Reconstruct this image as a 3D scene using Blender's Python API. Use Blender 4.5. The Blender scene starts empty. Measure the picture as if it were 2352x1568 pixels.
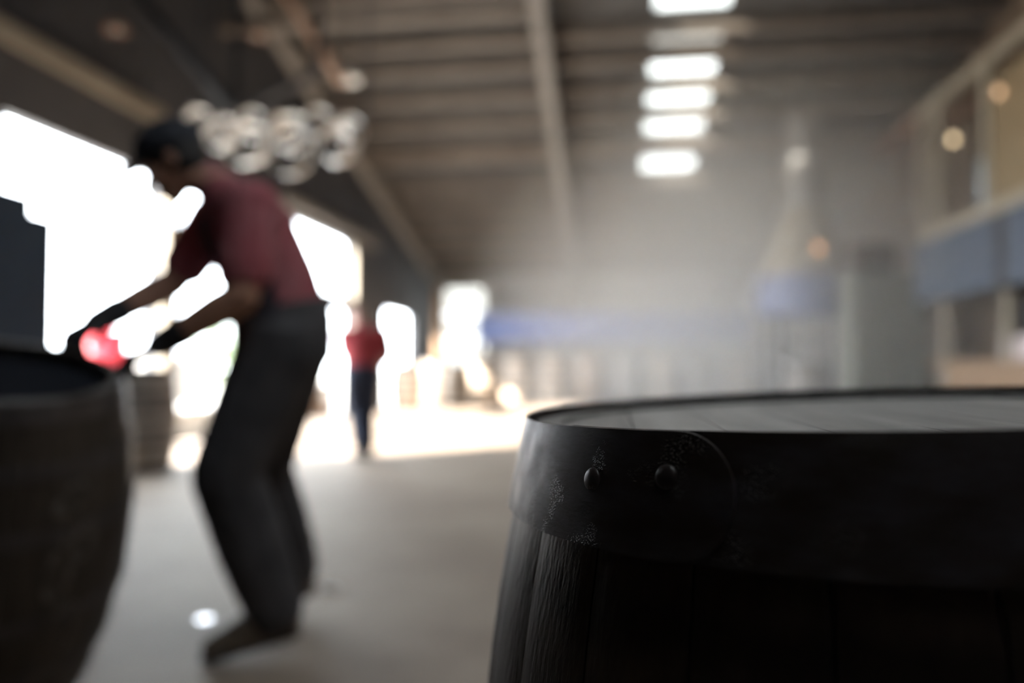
import bpy, bmesh, math, random
from mathutils import Vector, Matrix, Quaternion

# ------------------------------------------------------------------ camera, world, sun, exposure
scene = bpy.context.scene
COL = scene.collection
PI = math.pi

cam_data = bpy.data.cameras.new('camera')
cam = bpy.data.objects.new('camera', cam_data)
COL.objects.link(cam)
cam.location = (0, 0, 0.93)
cam.rotation_euler = (math.radians(90 + 1.887), 0, math.radians(7.5))
cam_data.sensor_width = 36.0
cam_data.lens = 36.0 * 1700.0 / 2352.0
cam_data.clip_start = 0.02
cam_data.clip_end = 300
cam_data.dof.use_dof = True
cam_data.dof.focus_distance = 0.50
cam_data.dof.aperture_fstop = 1.62
scene.camera = cam

SKY = 7.0
SUN = 20.0
world = bpy.data.worlds.new('sky')
scene.world = world
world.use_nodes = True
bg = world.node_tree.nodes['Background']
bg.inputs['Color'].default_value = (0.87, 0.94, 1.0, 1)
bg.inputs['Strength'].default_value = SKY

sun_data = bpy.data.lights.new('sun', 'SUN')
sun_data.energy = SUN
sun_data.angle = math.radians(1.0)
sun_data.color = (1.0, 0.92, 0.81)
sun = bpy.data.objects.new('sun', sun_data)
COL.objects.link(sun)
EL, AZ = math.radians(29.5), math.radians(40)          # the sun stands to the left and behind, in the yard
sun_dir = Vector((math.cos(EL) * math.cos(AZ), math.cos(EL) * math.sin(AZ), -math.sin(EL)))
sun.rotation_euler = sun_dir.to_track_quat('-Z', 'Y').to_euler()
sun.location = (-20, -10, 20)

vs = scene.view_settings
vs.view_transform = 'Standard'
vs.look = 'None'
vs.exposure = 1.8
vs.gamma = 1.0
vs.use_curve_mapping = False
cy = scene.cycles
cy.use_denoising = True
cy.max_bounces = 6
cy.diffuse_bounces = 4
cy.glossy_bounces = 4
cy.transparent_max_bounces = 12
cy.volume_bounces = 2
cy.sample_clamp_indirect = 6.0
cy.adaptive_threshold = 0.05
cy.volume_step_rate = 3.0
cy.volume_max_steps = 48
cy.caustics_reflective = False
cy.caustics_refractive = False

# ------------------------------------------------------------------ helpers
def mat(name, color, rough=0.6, metal=0.0, color2=None, scale=(6, 6, 6), detail=4.0, lo=0.35, hi=0.65,
        bump=0.0, bump_scale=None, bump_dist=0.01, per_object=0.0, spec=0.5, coat=0.0):
    m = bpy.data.materials.new(name)
    m.use_nodes = True
    nt = m.node_tree
    b = nt.nodes['Principled BSDF']
    b.inputs['Base Color'].default_value = (*color, 1)
    b.inputs['Roughness'].default_value = rough
    b.inputs['Metallic'].default_value = metal
    b.inputs['Specular IOR Level'].default_value = spec
    b.inputs['Coat Weight'].default_value = coat
    tc = nt.nodes.new('ShaderNodeTexCoord')
    out_col = None
    if color2 is not None:
        mp = nt.nodes.new('ShaderNodeMapping')
        mp.inputs['Scale'].default_value = scale
        nt.links.new(tc.outputs['Object'], mp.inputs['Vector'])
        vec = mp.outputs['Vector']
        if per_object:
            oi = nt.nodes.new('ShaderNodeObjectInfo')
            mul = nt.nodes.new('ShaderNodeMath'); mul.operation = 'MULTIPLY'
            mul.inputs[1].default_value = 37.0
            nt.links.new(oi.outputs['Random'], mul.inputs[0])
            add = nt.nodes.new('ShaderNodeVectorMath'); add.operation = 'ADD'
            nt.links.new(vec, add.inputs[0])
            nt.links.new(mul.outputs[0], add.inputs[1])
            vec = add.outputs['Vector']
        nz = nt.nodes.new('ShaderNodeTexNoise')
        nz.inputs['Scale'].default_value = 1.0
        nz.inputs['Detail'].default_value = detail
        nz.inputs['Roughness'].default_value = 0.62
        nt.links.new(vec, nz.inputs['Vector'])
        rp = nt.nodes.new('ShaderNodeValToRGB')
        rp.color_ramp.elements[0].position = lo
        rp.color_ramp.elements[0].color = (*color, 1)
        rp.color_ramp.elements[1].position = hi
        rp.color_ramp.elements[1].color = (*color2, 1)
        nt.links.new(nz.outputs['Fac'], rp.inputs['Fac'])
        out_col = rp.outputs['Color']
        if per_object:
            hsv = nt.nodes.new('ShaderNodeHueSaturation')
            mr = nt.nodes.new('ShaderNodeMapRange')
            mr.inputs['To Min'].default_value = 1 - per_object
            mr.inputs['To Max'].default_value = 1 + per_object
            nt.links.new(oi.outputs['Random'], mr.inputs['Value'])
            nt.links.new(mr.outputs['Result'], hsv.inputs['Value'])
            nt.links.new(out_col, hsv.inputs['Color'])
            out_col = hsv.outputs['Color']
        nt.links.new(out_col, b.inputs['Base Color'])
    if bump:
        mp2 = nt.nodes.new('ShaderNodeMapping')
        mp2.inputs['Scale'].default_value = bump_scale or scale
        nt.links.new(tc.outputs['Object'], mp2.inputs['Vector'])
        n2 = nt.nodes.new('ShaderNodeTexNoise')
        n2.inputs['Scale'].default_value = 1.0
        n2.inputs['Detail'].default_value = 5.0
        nt.links.new(mp2.outputs['Vector'], n2.inputs['Vector'])
        bp = nt.nodes.new('ShaderNodeBump')
        bp.inputs['Strength'].default_value = bump
        bp.inputs['Distance'].default_value = bump_dist
        nt.links.new(n2.outputs['Fac'], bp.inputs['Height'])
        nt.links.new(bp.outputs['Normal'], b.inputs['Normal'])
    return m


def corrugated(name, color, color2, axis, freq, rough=0.55):
    """sheet metal with wave profile"""
    m = mat(name, color, rough, 0.0, color2, (0.8, 0.8, 0.8))
    nt = m.node_tree
    b = nt.nodes['Principled BSDF']
    tc = nt.nodes.new('ShaderNodeTexCoord')
    wv = nt.nodes.new('ShaderNodeTexWave')
    wv.bands_direction = axis
    wv.wave_profile = 'SIN'
    wv.inputs['Scale'].default_value = freq
    nt.links.new(tc.outputs['Object'], wv.inputs['Vector'])
    bp = nt.nodes.new('ShaderNodeBump')
    bp.inputs['Strength'].default_value = 0.8
    bp.inputs['Distance'].default_value = 0.02
    nt.links.new(wv.outputs['Fac'], bp.inputs['Height'])
    nt.links.new(bp.outputs['Normal'], b.inputs['Normal'])
    return m


def glass_mat(name, color):
    m = bpy.data.materials.new(name)
    m.use_nodes = True
    nt = m.node_tree
    nt.nodes.remove(nt.nodes['Principled BSDF'])
    tr = nt.nodes.new('ShaderNodeBsdfTransparent')
    tr.inputs['Color'].default_value = (*[c ** 0.5 for c in color], 1)      # light crosses two faces
    gl = nt.nodes.new('ShaderNodeBsdfGlossy')
    gl.inputs['Roughness'].default_value = 0.15
    mx = nt.nodes.new('ShaderNodeMixShader')
    mx.inputs['Fac'].default_value = 0.06
    nt.links.new(tr.outputs[0], mx.inputs[1])
    nt.links.new(gl.outputs[0], mx.inputs[2])
    nt.links.new(mx.outputs[0], nt.nodes['Material Output'].inputs['Surface'])
    return m


def emit_mat(name, color, strength):
    m = bpy.data.materials.new(name)
    m.use_nodes = True
    b = m.node_tree.nodes['Principled BSDF']
    b.inputs['Base Color'].default_value = (*color, 1)
    b.inputs['Emission Color'].default_value = (*color, 1)
    b.inputs['Emission Strength'].default_value = strength
    return m


def add_box(bm, x0, x1, y0, y1, z0, z1):
    v = [bm.verts.new(p) for p in ((x0, y0, z0), (x1, y0, z0), (x1, y1, z0), (x0, y1, z0),
                                   (x0, y0, z1), (x1, y0, z1), (x1, y1, z1), (x0, y1, z1))]
    for f in ((0, 3, 2, 1), (4, 5, 6, 7), (0, 1, 5, 4), (1, 2, 6, 5), (2, 3, 7, 6), (3, 0, 4, 7)):
        bm.faces.new([v[i] for i in f])


def add_hex(bm, pts):
    v = [bm.verts.new(p) for p in pts]
    for f in ((0, 3, 2, 1), (4, 5, 6, 7), (0, 1, 5, 4), (1, 2, 6, 5), (2, 3, 7, 6), (3, 0, 4, 7)):
        bm.faces.new([v[i] for i in f])


def add_tube(bm, pts, r, seg=10, caps=True):
    """tube along points; r number or list"""
    pts = [Vector(p) for p in pts]
    rs = r if isinstance(r, (list, tuple)) else [r] * len(pts)
    rings = []
    prev = None
    for i, p in enumerate(pts):
        if i == 0: d = pts[1] - pts[0]
        elif i == len(pts) - 1: d = pts[-1] - pts[-2]
        else: d = (pts[i + 1] - pts[i]).normalized() + (pts[i] - pts[i - 1]).normalized()
        d.normalize()
        ref = prev if prev is not None else (Vector((0, 0, 1)) if abs(d.z) < 0.9 else Vector((1, 0, 0)))
        a = (ref - d * ref.dot(d)).normalized()
        prev = a
        b = d.cross(a)
        rings.append([bm.verts.new(p + rs[i] * (math.cos(2 * PI * k / seg) * a + math.sin(2 * PI * k / seg) * b)) for k in range(seg)])
    for i in range(len(rings) - 1):
        for k in range(seg):
            bm.faces.new((rings[i][k], rings[i][(k + 1) % seg], rings[i + 1][(k + 1) % seg], rings[i + 1][k]))
    if caps:
        bm.faces.new(rings[0][::-1])
        bm.faces.new(rings[-1])


def add_lathe(bm, prof, seg=24, closed=False):
    """prof: list of (r, z) turned round z"""
    rings = []
    for r, z in prof:
        rings.append([bm.verts.new((r * math.cos(2 * PI * k / seg), r * math.sin(2 * PI * k / seg), z)) for k in range(seg)])
    n = len(rings)
    for i in range(n if closed else n - 1):
        a, b = rings[i], rings[(i + 1) % n]
        for k in range(seg):
            bm.faces.new((a[k], a[(k + 1) % seg], b[(k + 1) % seg], b[k]))
    if not closed:
        if prof[0][0] > 1e-4: bm.faces.new(rings[0][::-1])
        if prof[-1][0] > 1e-4: bm.faces.new(rings[-1])


def mesh_of(name, bm, m, smooth=False, bevel=0.0):
    if bevel:
        bmesh.ops.bevel(bm, geom=list(bm.edges), offset=bevel, segments=2, affect='EDGES', profile=0.6)
    bmesh.ops.recalc_face_normals(bm, faces=list(bm.faces))
    me = bpy.data.meshes.new(name)
    bm.to_mesh(me)
    bm.free()
    me.materials.append(m)
    if smooth:
        for p in me.polygons: p.use_smooth = True
    return me


def obj(name, bm, m, parent=None, smooth=False, bevel=0.0, loc=None):
    me = bm if isinstance(bm, bpy.types.Mesh) else mesh_of(name, bm, m, smooth, bevel)
    o = bpy.data.objects.new(name, me)
    COL.objects.link(o)
    if parent is not None: o.parent = parent
    if loc is not None: o.location = loc
    return o


def tag(o, label, cat, group=None):
    o['label'] = label
    o['category'] = cat
    if group: o['group'] = group
    return o


def thing(name, label, cat, loc=(0, 0, 0), rot=None, group=None):
    o = bpy.data.objects.new(name, None)
    o.empty_display_size = 0.1
    COL.objects.link(o)
    o.location = loc
    if rot is not None:
        o.rotation_mode = 'QUATERNION'
        o.rotation_quaternion = rot
    return tag(o, label, cat, group)


def struct(name, bm, m, parent=None, smooth=False):
    o = obj(name, bm, m, parent, smooth)
    if parent is None: o['kind'] = 'structure'
    return o


def box(name, m, parent, x0, x1, y0, y1, z0, z1, bevel=0.0):
    bm = bmesh.new()
    add_box(bm, x0, x1, y0, y1, z0, z1)
    return obj(name, bm, m, parent, bevel=bevel)


def smooth_by_angle(me, ang=40):
    bm = bmesh.new(); bm.from_mesh(me)
    for f in bm.faces: f.smooth = True
    for e in bm.edges:
        if len(e.link_faces) == 2 and e.calc_face_angle(0) > math.radians(ang): e.smooth = False
    bm.to_mesh(me); bm.free()


# ------------------------------------------------------------------ materials
M = {}
M['floor'] = mat('worn_concrete', (0.180, 0.138, 0.106), 0.70, 0, (0.30, 0.245, 0.197), (0.9, 0.9, 0.9), 6, 0.3, 0.7, bump=0.25, bump_scale=(14, 14, 14), bump_dist=0.01, spec=0.22)
M['yard'] = mat('yard_concrete', (0.34, 0.32, 0.29), 0.85, 0, (0.42, 0.40, 0.37), (0.5, 0.5, 0.5))
M['wall_left'] = corrugated('dark_corrugated_cladding', (0.020, 0.024, 0.034), (0.036, 0.039, 0.048), 'Z', 6.0)
M['wall_right'] = mat('brown_wall_boarding', (0.10, 0.070, 0.048), 0.8, 0, (0.15, 0.110, 0.078), (0.7, 0.7, 2.0))
M['wall_far'] = mat('grey_far_wall', (0.32, 0.315, 0.305), 0.8, 0, (0.40, 0.395, 0.385), (0.6, 0.6, 0.6))
M['wall_back'] = mat('dark_back_wall', (0.04, 0.04, 0.042), 0.9)
M['roof'] = corrugated('grey_roof_sheet', (0.068, 0.069, 0.072), (0.10, 0.099, 0.098), 'X', 5.0)
M['purlin'] = mat('dusty_purlin_steel', (0.17, 0.145, 0.125), 0.7, 0, (0.23, 0.20, 0.175), (2, 2, 2))
M['rafter'] = mat('grey_rafter_steel', (0.20, 0.195, 0.19), 0.65, 0, (0.26, 0.25, 0.24), (2, 2, 2))
M['rust'] = mat('rusty_brown_steel', (0.20, 0.10, 0.06), 0.7, 0, (0.30, 0.19, 0.13), (4, 4, 4))
M['brace'] = mat('brown_primer_steel', (0.44, 0.28, 0.20), 0.7, 0, (0.50, 0.33, 0.24), (4, 4, 4))
M['cream'] = mat('cream_painted_steel', (0.26, 0.225, 0.175), 0.6, 0, (0.32, 0.28, 0.22), (3, 3, 3))
M['tan'] = mat('tan_ply_sheet', (0.18, 0.130, 0.072), 0.7, 0, (0.22, 0.165, 0.092), (2, 2, 6))
M['blue'] = mat('worn_blue_paint', (0.038, 0.058, 0.095), 0.6, 0, (0.085, 0.100, 0.130), (1.6, 1.6, 1.6))
M['bright_blue'] = mat('bright_blue_paint', (0.05, 0.11, 0.38), 0.6, 0, (0.10, 0.16, 0.42), (1.2, 1.2, 1.2))
M['faded_blue'] = mat('faded_blue_paint', (0.11, 0.14, 0.27), 0.6, 0, (0.16, 0.19, 0.31), (1.2, 1.2, 1.2))
M['pale_blue'] = mat('pale_blue_duct_paint', (0.34, 0.46, 0.55), 0.5, 0, (0.42, 0.52, 0.60), (2, 2, 2))
M['green_grey'] = mat('green_grey_cabinet_paint', (0.115, 0.118, 0.098), 0.6, 0, (0.15, 0.152, 0.125), (1.5, 1.5, 1.5))
M['dark_steel'] = mat('dark_machine_steel', (0.03, 0.032, 0.038), 0.5, 0.3, (0.05, 0.05, 0.055), (5, 5, 5))
M['navy_steel'] = mat('dark_blue_machine_paint', (0.012, 0.030, 0.058), 0.5, 0, (0.020, 0.042, 0.075), (3, 3, 3))
M['black'] = mat('black_rubber', (0.012, 0.012, 0.014), 0.6)
M['white_paint'] = mat('chalky_white', (0.70, 0.69, 0.66), 0.7, 0, (0.78, 0.77, 0.74), (3, 3, 3))
M['white_plastic'] = mat('white_tank_plastic', (0.72, 0.72, 0.70), 0.4)
M['galv'] = mat('galvanised_tube', (0.45, 0.46, 0.47), 0.4, 0.7)
M['red_paint'] = mat('bright_red_paint', (0.36, 0.008, 0.022), 0.45, 0, (0.46, 0.015, 0.03), (4, 4, 4))
M['yellow'] = mat('yellow_post_paint', (0.55, 0.36, 0.11), 0.5, 0, (0.62, 0.43, 0.16), (6, 6, 6))
M['timber'] = mat('weathered_timber', (0.20, 0.125, 0.075), 0.8, 0, (0.30, 0.20, 0.13), (3, 3, 20))
M['brown_dark'] = mat('dark_brown_casting', (0.045, 0.032, 0.024), 0.6, 0, (0.07, 0.05, 0.04), (6, 6, 6))
M['leaf'] = mat('pale_green_leaf', (0.16, 0.24, 0.10), 0.6, 0, (0.26, 0.34, 0.17), (6, 6, 6))
M['hoop'] = mat('dull_hoop_iron', (0.06, 0.055, 0.055), 0.5, 0.6, (0.11, 0.10, 0.10), (8, 8, 8))
M['hoop_bright'] = mat('galvanised_hoop', (0.80, 0.78, 0.75), 0.35, 0.2, (0.88, 0.86, 0.83), (8, 8, 8))
M['cask'] = mat('oak_cask_wood', (0.26, 0.17, 0.105), 0.65, 0, (0.40, 0.29, 0.20), (9, 9, 1.2), 4, 0.3, 0.7, per_object=0.25)
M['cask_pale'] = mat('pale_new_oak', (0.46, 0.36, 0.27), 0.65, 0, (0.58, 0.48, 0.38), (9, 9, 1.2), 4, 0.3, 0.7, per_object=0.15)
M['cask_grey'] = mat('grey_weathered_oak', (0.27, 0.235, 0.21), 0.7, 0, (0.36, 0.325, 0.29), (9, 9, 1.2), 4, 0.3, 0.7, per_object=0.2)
M['cask_dark'] = mat('dark_old_cask_wood', (0.020, 0.016, 0.013), 0.5, 0, (0.055, 0.043, 0.034), (30, 30, 2.2), 5, 0.3, 0.72, bump=0.35, bump_scale=(120, 120, 6), bump_dist=0.003, per_object=0.25)
M['cask_head'] = mat('grey_cask_head_board', (0.19, 0.185, 0.18), 0.45, 0, (0.34, 0.335, 0.325), (30, 3, 30), 5, 0.3, 0.7, bump=0.3, bump_scale=(90, 6, 90), bump_dist=0.002)
M['cask_inside'] = mat('black_cask_inside', (0.006, 0.008, 0.013), 0.8, 0, (0.012, 0.014, 0.02), (12, 12, 12), spec=0.15)  # near-black navy tone over all head boards of the tipped cask
M['chalk'] = mat('faint_chalk', (0.15, 0.135, 0.12), 0.9, 0, (0.055, 0.047, 0.04), (45, 45, 45), 5, 0.4, 0.6)
M['skin'] = mat('skin', (0.36, 0.19, 0.13), 0.55, 0, (0.42, 0.23, 0.16), (12, 12, 12))
M['skin_fair'] = mat('fair_skin', (0.62, 0.35, 0.29), 0.55, 0, (0.66, 0.40, 0.33), (12, 12, 12))
M['hair'] = mat('dark_hair', (0.012, 0.012, 0.015), 0.6, 0, (0.022, 0.02, 0.02), (40, 40, 40))
M['cap'] = mat('black_navy_cap_cloth', (0.010, 0.013, 0.022), 0.8, 0, (0.018, 0.022, 0.032), (20, 20, 20))
M['shirt'] = mat('hazed_red_cotton', (0.30, 0.055, 0.075), 0.85, 0, (0.36, 0.13, 0.15), (6, 6, 6), bump=0.4, bump_scale=(14, 14, 6), bump_dist=0.015)  # red cloth, with a whitish steam and motion sheen put into its colour
M['shirt_red'] = mat('red_cotton', (0.34, 0.03, 0.04), 0.85, 0, (0.40, 0.05, 0.06), (6, 6, 6), bump=0.4, bump_scale=(14, 14, 6), bump_dist=0.015)
M['apron'] = mat('dusty_navy_apron_canvas', (0.035, 0.036, 0.052), 0.85, 0, (0.07, 0.07, 0.09), (5, 5, 5), bump=0.4, bump_scale=(12, 12, 5), bump_dist=0.015)
M['trousers'] = mat('dusty_black_work_trousers', (0.028, 0.028, 0.033), 0.85, 0, (0.060, 0.059, 0.065), (5, 5, 5), bump=0.5, bump_scale=(12, 12, 5), bump_dist=0.02)
M['navy_cloth'] = mat('navy_work_trousers', (0.015, 0.022, 0.05), 0.85, 0, (0.03, 0.036, 0.06), (5, 5, 5), bump=0.5, bump_scale=(12, 12, 5), bump_dist=0.02)
M['glove'] = mat('black_work_glove', (0.010, 0.012, 0.016), 0.7, 0, (0.02, 0.022, 0.027), (25, 25, 25))
M['boot'] = mat('dusty_brown_boot_leather', (0.10, 0.078, 0.058), 0.7, 0, (0.15, 0.12, 0.09), (15, 15, 15))
M['sole'] = mat('black_boot_sole', (0.010, 0.010, 0.010), 0.7)
M['steel_bright'] = mat('bright_washer_steel', (0.20, 0.20, 0.22), 0.18, 1.0)
M['pale_scrap'] = mat('pale_wood_shaving', (0.62, 0.60, 0.60), 0.6, 0, (0.70, 0.68, 0.66), (30, 30, 30))
M['skylight'] = glass_mat('grimy_rooflight_sheet', (0.17, 0.168, 0.155))
M['skylight_added'] = glass_mat('added_rooflight_sheet', (0.40, 0.395, 0.38))  # sheet of the added, unseen rooflights; passes more sky than the others
M['skylight_dim'] = glass_mat('dim_rooflight_sheet', (0.05, 0.046, 0.04))  # passes less than the other rooflight sheets
M['pane_frost'] = glass_mat('milky_window_glass', (0.10, 0.095, 0.085))
M['bulb'] = emit_mat('amber_bulb_glass', (1.0, 0.76, 0.45), 0.9)
M['bulb_dim'] = emit_mat('dull_amber_bulb_glass', (1.0, 0.62, 0.36), 0.42)
M['beacon'] = emit_mat('orange_beacon_lens', (1.0, 0.50, 0.22), 0.7)

# foreground cask wood: wet black oak with a grain along the stave and an old hoop stain round it
def foreground_wood():
    m = mat('wet_black_oak', (0.020, 0.012, 0.009), 0.42, 0, (0.048, 0.032, 0.024), (55, 55, 2.5), 6, 0.3, 0.72,
            bump=0.38, bump_scale=(260, 260, 9), bump_dist=0.0022, per_object=0.3, spec=0.32)
    nt = m.node_tree
    b = nt.nodes['Principled BSDF']
    src = b.inputs['Base Color'].links[0].from_socket
    tc = nt.nodes.new('ShaderNodeTexCoord')
    sp = nt.nodes.new('ShaderNodeSeparateXYZ')
    nt.links.new(tc.outputs['Object'], sp.inputs[0])
    nz = nt.nodes.new('ShaderNodeTexNoise')
    nz.inputs['Scale'].default_value = 22.0
    nt.links.new(tc.outputs['Object'], nz.inputs['Vector'])
    ma = nt.nodes.new('ShaderNodeMath'); ma.operation = 'MULTIPLY_ADD'
    ma.inputs[1].default_value = 0.05
    nt.links.new(nz.outputs['Fac'], ma.inputs[0])
    nt.links.new(sp.outputs['Z'], ma.inputs[2])
    rp = nt.nodes.new('ShaderNodeValToRGB')
    e = rp.color_ramp.elements
    e[0].position = 0.0; e[0].color = (1, 1, 1, 1)
    e[1].position = 1.0; e[1].color = (1, 1, 1, 1)
    mr = nt.nodes.new('ShaderNodeMapRange')
    mr.inputs['From Min'].default_value = 0.70
    mr.inputs['From Max'].default_value = 0.90
    nt.links.new(ma.outputs[0], mr.inputs['Value'])
    for pos, v in ((0.36, 1.0), (0.46, 0.35), (0.54, 0.35), (0.62, 1.0)):
        n = rp.color_ramp.elements.new(pos); n.color = (v, v, v, 1)
    nt.links.new(mr.outputs['Result'], rp.inputs['Fac'])
    mx = nt.nodes.new('ShaderNodeMix'); mx.data_type = 'RGBA'; mx.blend_type = 'MULTIPLY'
    mx.inputs['Factor'].default_value = 1.0
    nt.links.new(src, mx.inputs['A'])
    nt.links.new(rp.outputs['Color'], mx.inputs['B'])
    nt.links.new(mx.outputs['Result'], b.inputs['Base Color'])
    return m

def foreground_hoop():
    """dark rusty iron with a blue-grey patina streaked round the hoop and beads of wet in patches"""
    m = mat('wet_rusty_hoop_iron', (0.018, 0.0115, 0.008), 0.4, 0.0, (0.044, 0.039, 0.045), (22, 22, 70), 8, 0.36, 0.68, spec=0.38)
    nt = m.node_tree
    L = nt.links.new
    b = nt.nodes['Principled BSDF']
    tc = nt.nodes.new('ShaderNodeTexCoord')
    def noise(scale, detail=5.0, stretch=None):
        nz = nt.nodes.new('ShaderNodeTexNoise')
        nz.inputs['Scale'].default_value = scale
        nz.inputs['Detail'].default_value = detail
        if stretch:
            mp = nt.nodes.new('ShaderNodeMapping'); mp.inputs['Scale'].default_value = stretch
            L(tc.outputs['Object'], mp.inputs['Vector']); L(mp.outputs['Vector'], nz.inputs['Vector'])
        else:
            L(tc.outputs['Object'], nz.inputs['Vector'])
        return nz.outputs['Fac']
    def rng(src, a, b_, c, d):
        mr = nt.nodes.new('ShaderNodeMapRange')
        for k, v in zip(('From Min', 'From Max', 'To Min', 'To Max'), (a, b_, c, d)): mr.inputs[k].default_value = v
        L(src, mr.inputs['Value']); return mr.outputs['Result']
    def math_(op, x, y):
        n = nt.nodes.new('ShaderNodeMath'); n.operation = op
        for i, v in enumerate((x, y)):
            if isinstance(v, (int, float)): n.inputs[i].default_value = v
            else: L(v, n.inputs[i])
        return n.outputs[0]
    vor = nt.nodes.new('ShaderNodeTexVoronoi')
    vor.inputs['Scale'].default_value = 760.0
    L(tc.outputs['Object'], vor.inputs['Vector'])
    beads = rng(vor.outputs['Distance'], 0.42, 0.05, 0.0, 1.0)
    patch = rng(noise(24.0, 4.0), 0.54, 0.62, 0.0, 1.0)
    wet = math_('MULTIPLY', beads, patch)
    grain = math_('ADD', math_('MULTIPLY', noise(2200.0, 3.0), 0.35), math_('MULTIPLY', noise(1.0, 5.0, (160, 160, 520)), 0.5))
    bp = nt.nodes.new('ShaderNodeBump'); bp.inputs['Strength'].default_value = 0.35; bp.inputs['Distance'].default_value = 0.0006
    L(grain, bp.inputs['Height'])
    b2 = nt.nodes.new('ShaderNodeBump'); b2.inputs['Strength'].default_value = 0.9; b2.inputs['Distance'].default_value = 0.0012
    L(wet, b2.inputs['Height']); L(bp.outputs['Normal'], b2.inputs['Normal'])
    L(b2.outputs['Normal'], b.inputs['Normal'])
    rough = math_('SUBTRACT', rng(noise(38.0, 6.0), 0.35, 0.65, 0.36, 0.50), math_('MULTIPLY', wet, 0.28))
    L(rough, b.inputs['Roughness'])
    return m

M['fg_wood'] = foreground_wood()
M['fg_hoop'] = foreground_hoop()

# ------------------------------------------------------------------ the setting
XL, XR, YB, YF = -5.0, 5.5, -3.0, 21.0
RIDGE_Y = 7.0
def roof_z(y):
    return 8.616 - 0.24 * y if y >= RIDGE_Y else 8.616 - 0.24 * RIDGE_Y - 0.24 * (RIDGE_Y - y)

bm = bmesh.new(); add_box(bm, XL - 0.15, XR + 0.15, YB - 0.15, YF + 0.15, -0.12, 0.0)
struct('floor', bm, M['floor'])
bm = bmesh.new(); add_box(bm, -60, XL - 0.15, -40, 70, -0.2, -0.02)
struct('ground', bm, M['yard'])

def gable_wall(name, m, x0, x1, ybreaks, zbreaks, openings):
    """wall along y: boxes for every cell outside the openings, the top row following the roof"""
    bm = bmesh.new()
    for i in range(len(ybreaks) - 1):
        ya, yb = ybreaks[i], ybreaks[i + 1]
        ym = (ya + yb) / 2
        for j in range(len(zbreaks)):
            za = zbreaks[j]
            if j + 1 < len(zbreaks):
                zb0 = zb1 = zbreaks[j + 1]
                zm = (za + zb0) / 2
                if any(a < ym < b and c < zm < d for a, b, c, d in openings): continue
            else:
                zb0, zb1 = roof_z(ya), roof_z(yb)
            add_hex(bm, ((x0, ya, za), (x1, ya, za), (x1, yb, za), (x0, yb, za), (x0, ya, zb0), (x1, ya, zb0), (x1, yb, zb1), (x0, yb, zb1)))
    return struct(name, bm, m)

OPEN_A = (5.5, 7.66, 0.0, 3.05)
OPEN_A2 = (7.92, 10.6, 0.0, 3.05)
OPEN_B = (11.0, 13.8, 0.0, 3.3)
OPEN_C = (16.2, 18.3, 0.0, 2.2)
wl = gable_wall('wall_left', M['wall_left'], XL - 0.15, XL,
                [YB, 0, 2.5, 5.5, RIDGE_Y, 7.66, 7.92, 10.6, 11.0, 13.8, 15.2],
                [0, 2.35, 3.05, 3.3, 4.65], [OPEN_A, OPEN_A2, OPEN_B])
w2 = gable_wall('wall_panel', M['wall_left'], XL - 0.15, XL, [15.2, 16.2, 18.3, YF], [0, 2.2, 3.3], [OPEN_C])
w2.parent = wl
del w2['kind']
# cream lintel tube over the doors and cream jamb posts
box('lintel', M['cream'], wl, XL, XL + 0.10, 4.9, 7.6, 3.62, 3.78)
box('header_rail', M['rafter'], wl, XL, XL + 0.12, 10.6, 15.2, 3.42, 3.58)
for k, (a, b, zt) in enumerate(((7.66, 7.80, 3.05), (7.80, 7.92, 3.05), (10.6, 10.75, 3.05), (13.8, 13.95, 3.3))):
    box('jamb_post', M['cream'], wl, XL, XL + 0.09, a, b, 0, zt)
# door with a raised crossbar in the far opening
bm = bmesh.new(); add_box(bm, XL - 0.10, XL - 0.02, 11.0, 13.8, 1.96, 2.28)
d1 = struct('door_1', bm, M['dark_steel'])
box('hanging_rail', M['dark_steel'], d1, XL - 0.10, XL - 0.02, 11.0, 11.1, 2.28, 3.3)
wr = gable_wall('wall_right', M['wall_right'], XR, XR + 0.15, [YB, 2, RIDGE_Y, 12, YF], [0, 3.2], [])
# far wall with a milky window beside the left corner
WX0, WX1, WZ0, WZ1 = -4.75, -3.55, 0.85, 3.2
bm = bmesh.new()
zt = roof_z(YF)
for x0, x1, z0, z1 in ((XL - 0.15, WX0, 0, zt), (WX1, XR + 0.15, 0, zt), (WX0, WX1, 0, WZ0), (WX0, WX1, WZ1, zt)):
    add_box(bm, x0, x1, YF, YF + 0.15, z0, z1)
struct('wall_far', bm, M['wall_far'])
bm = bmesh.new()
add_box(bm, WX0, WX1, YF + 0.02, YF + 0.08, WZ0, WZ0 + 0.05)
add_box(bm, WX0, WX1, YF + 0.02, YF + 0.08, WZ1 - 0.05, WZ1)
add_box(bm, WX0, WX0 + 0.05, YF + 0.02, YF + 0.08, WZ0 + 0.05, WZ1 - 0.05)
add_box(bm, WX1 - 0.05, WX1, YF + 0.02, YF + 0.08, WZ0 + 0.05, WZ1 - 0.05)
w2o = struct('window_1', bm, M['white_paint'])
for j in range(3):
    za = WZ0 + 0.05 + (WZ1 - WZ0 - 0.1) * j / 3
    box('pane', M['pane_frost'], w2o, WX0 + 0.05, WX1 - 0.05, YF + 0.045, YF + 0.055, za + 0.02, za + (WZ1 - WZ0 - 0.1) / 3)
bm = bmesh.new(); add_box(bm, XL - 0.15, XR + 0.15, YB - 0.15, YB, 0, roof_z(YB))
struct('wall_back', bm, M['wall_back'])

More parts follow.
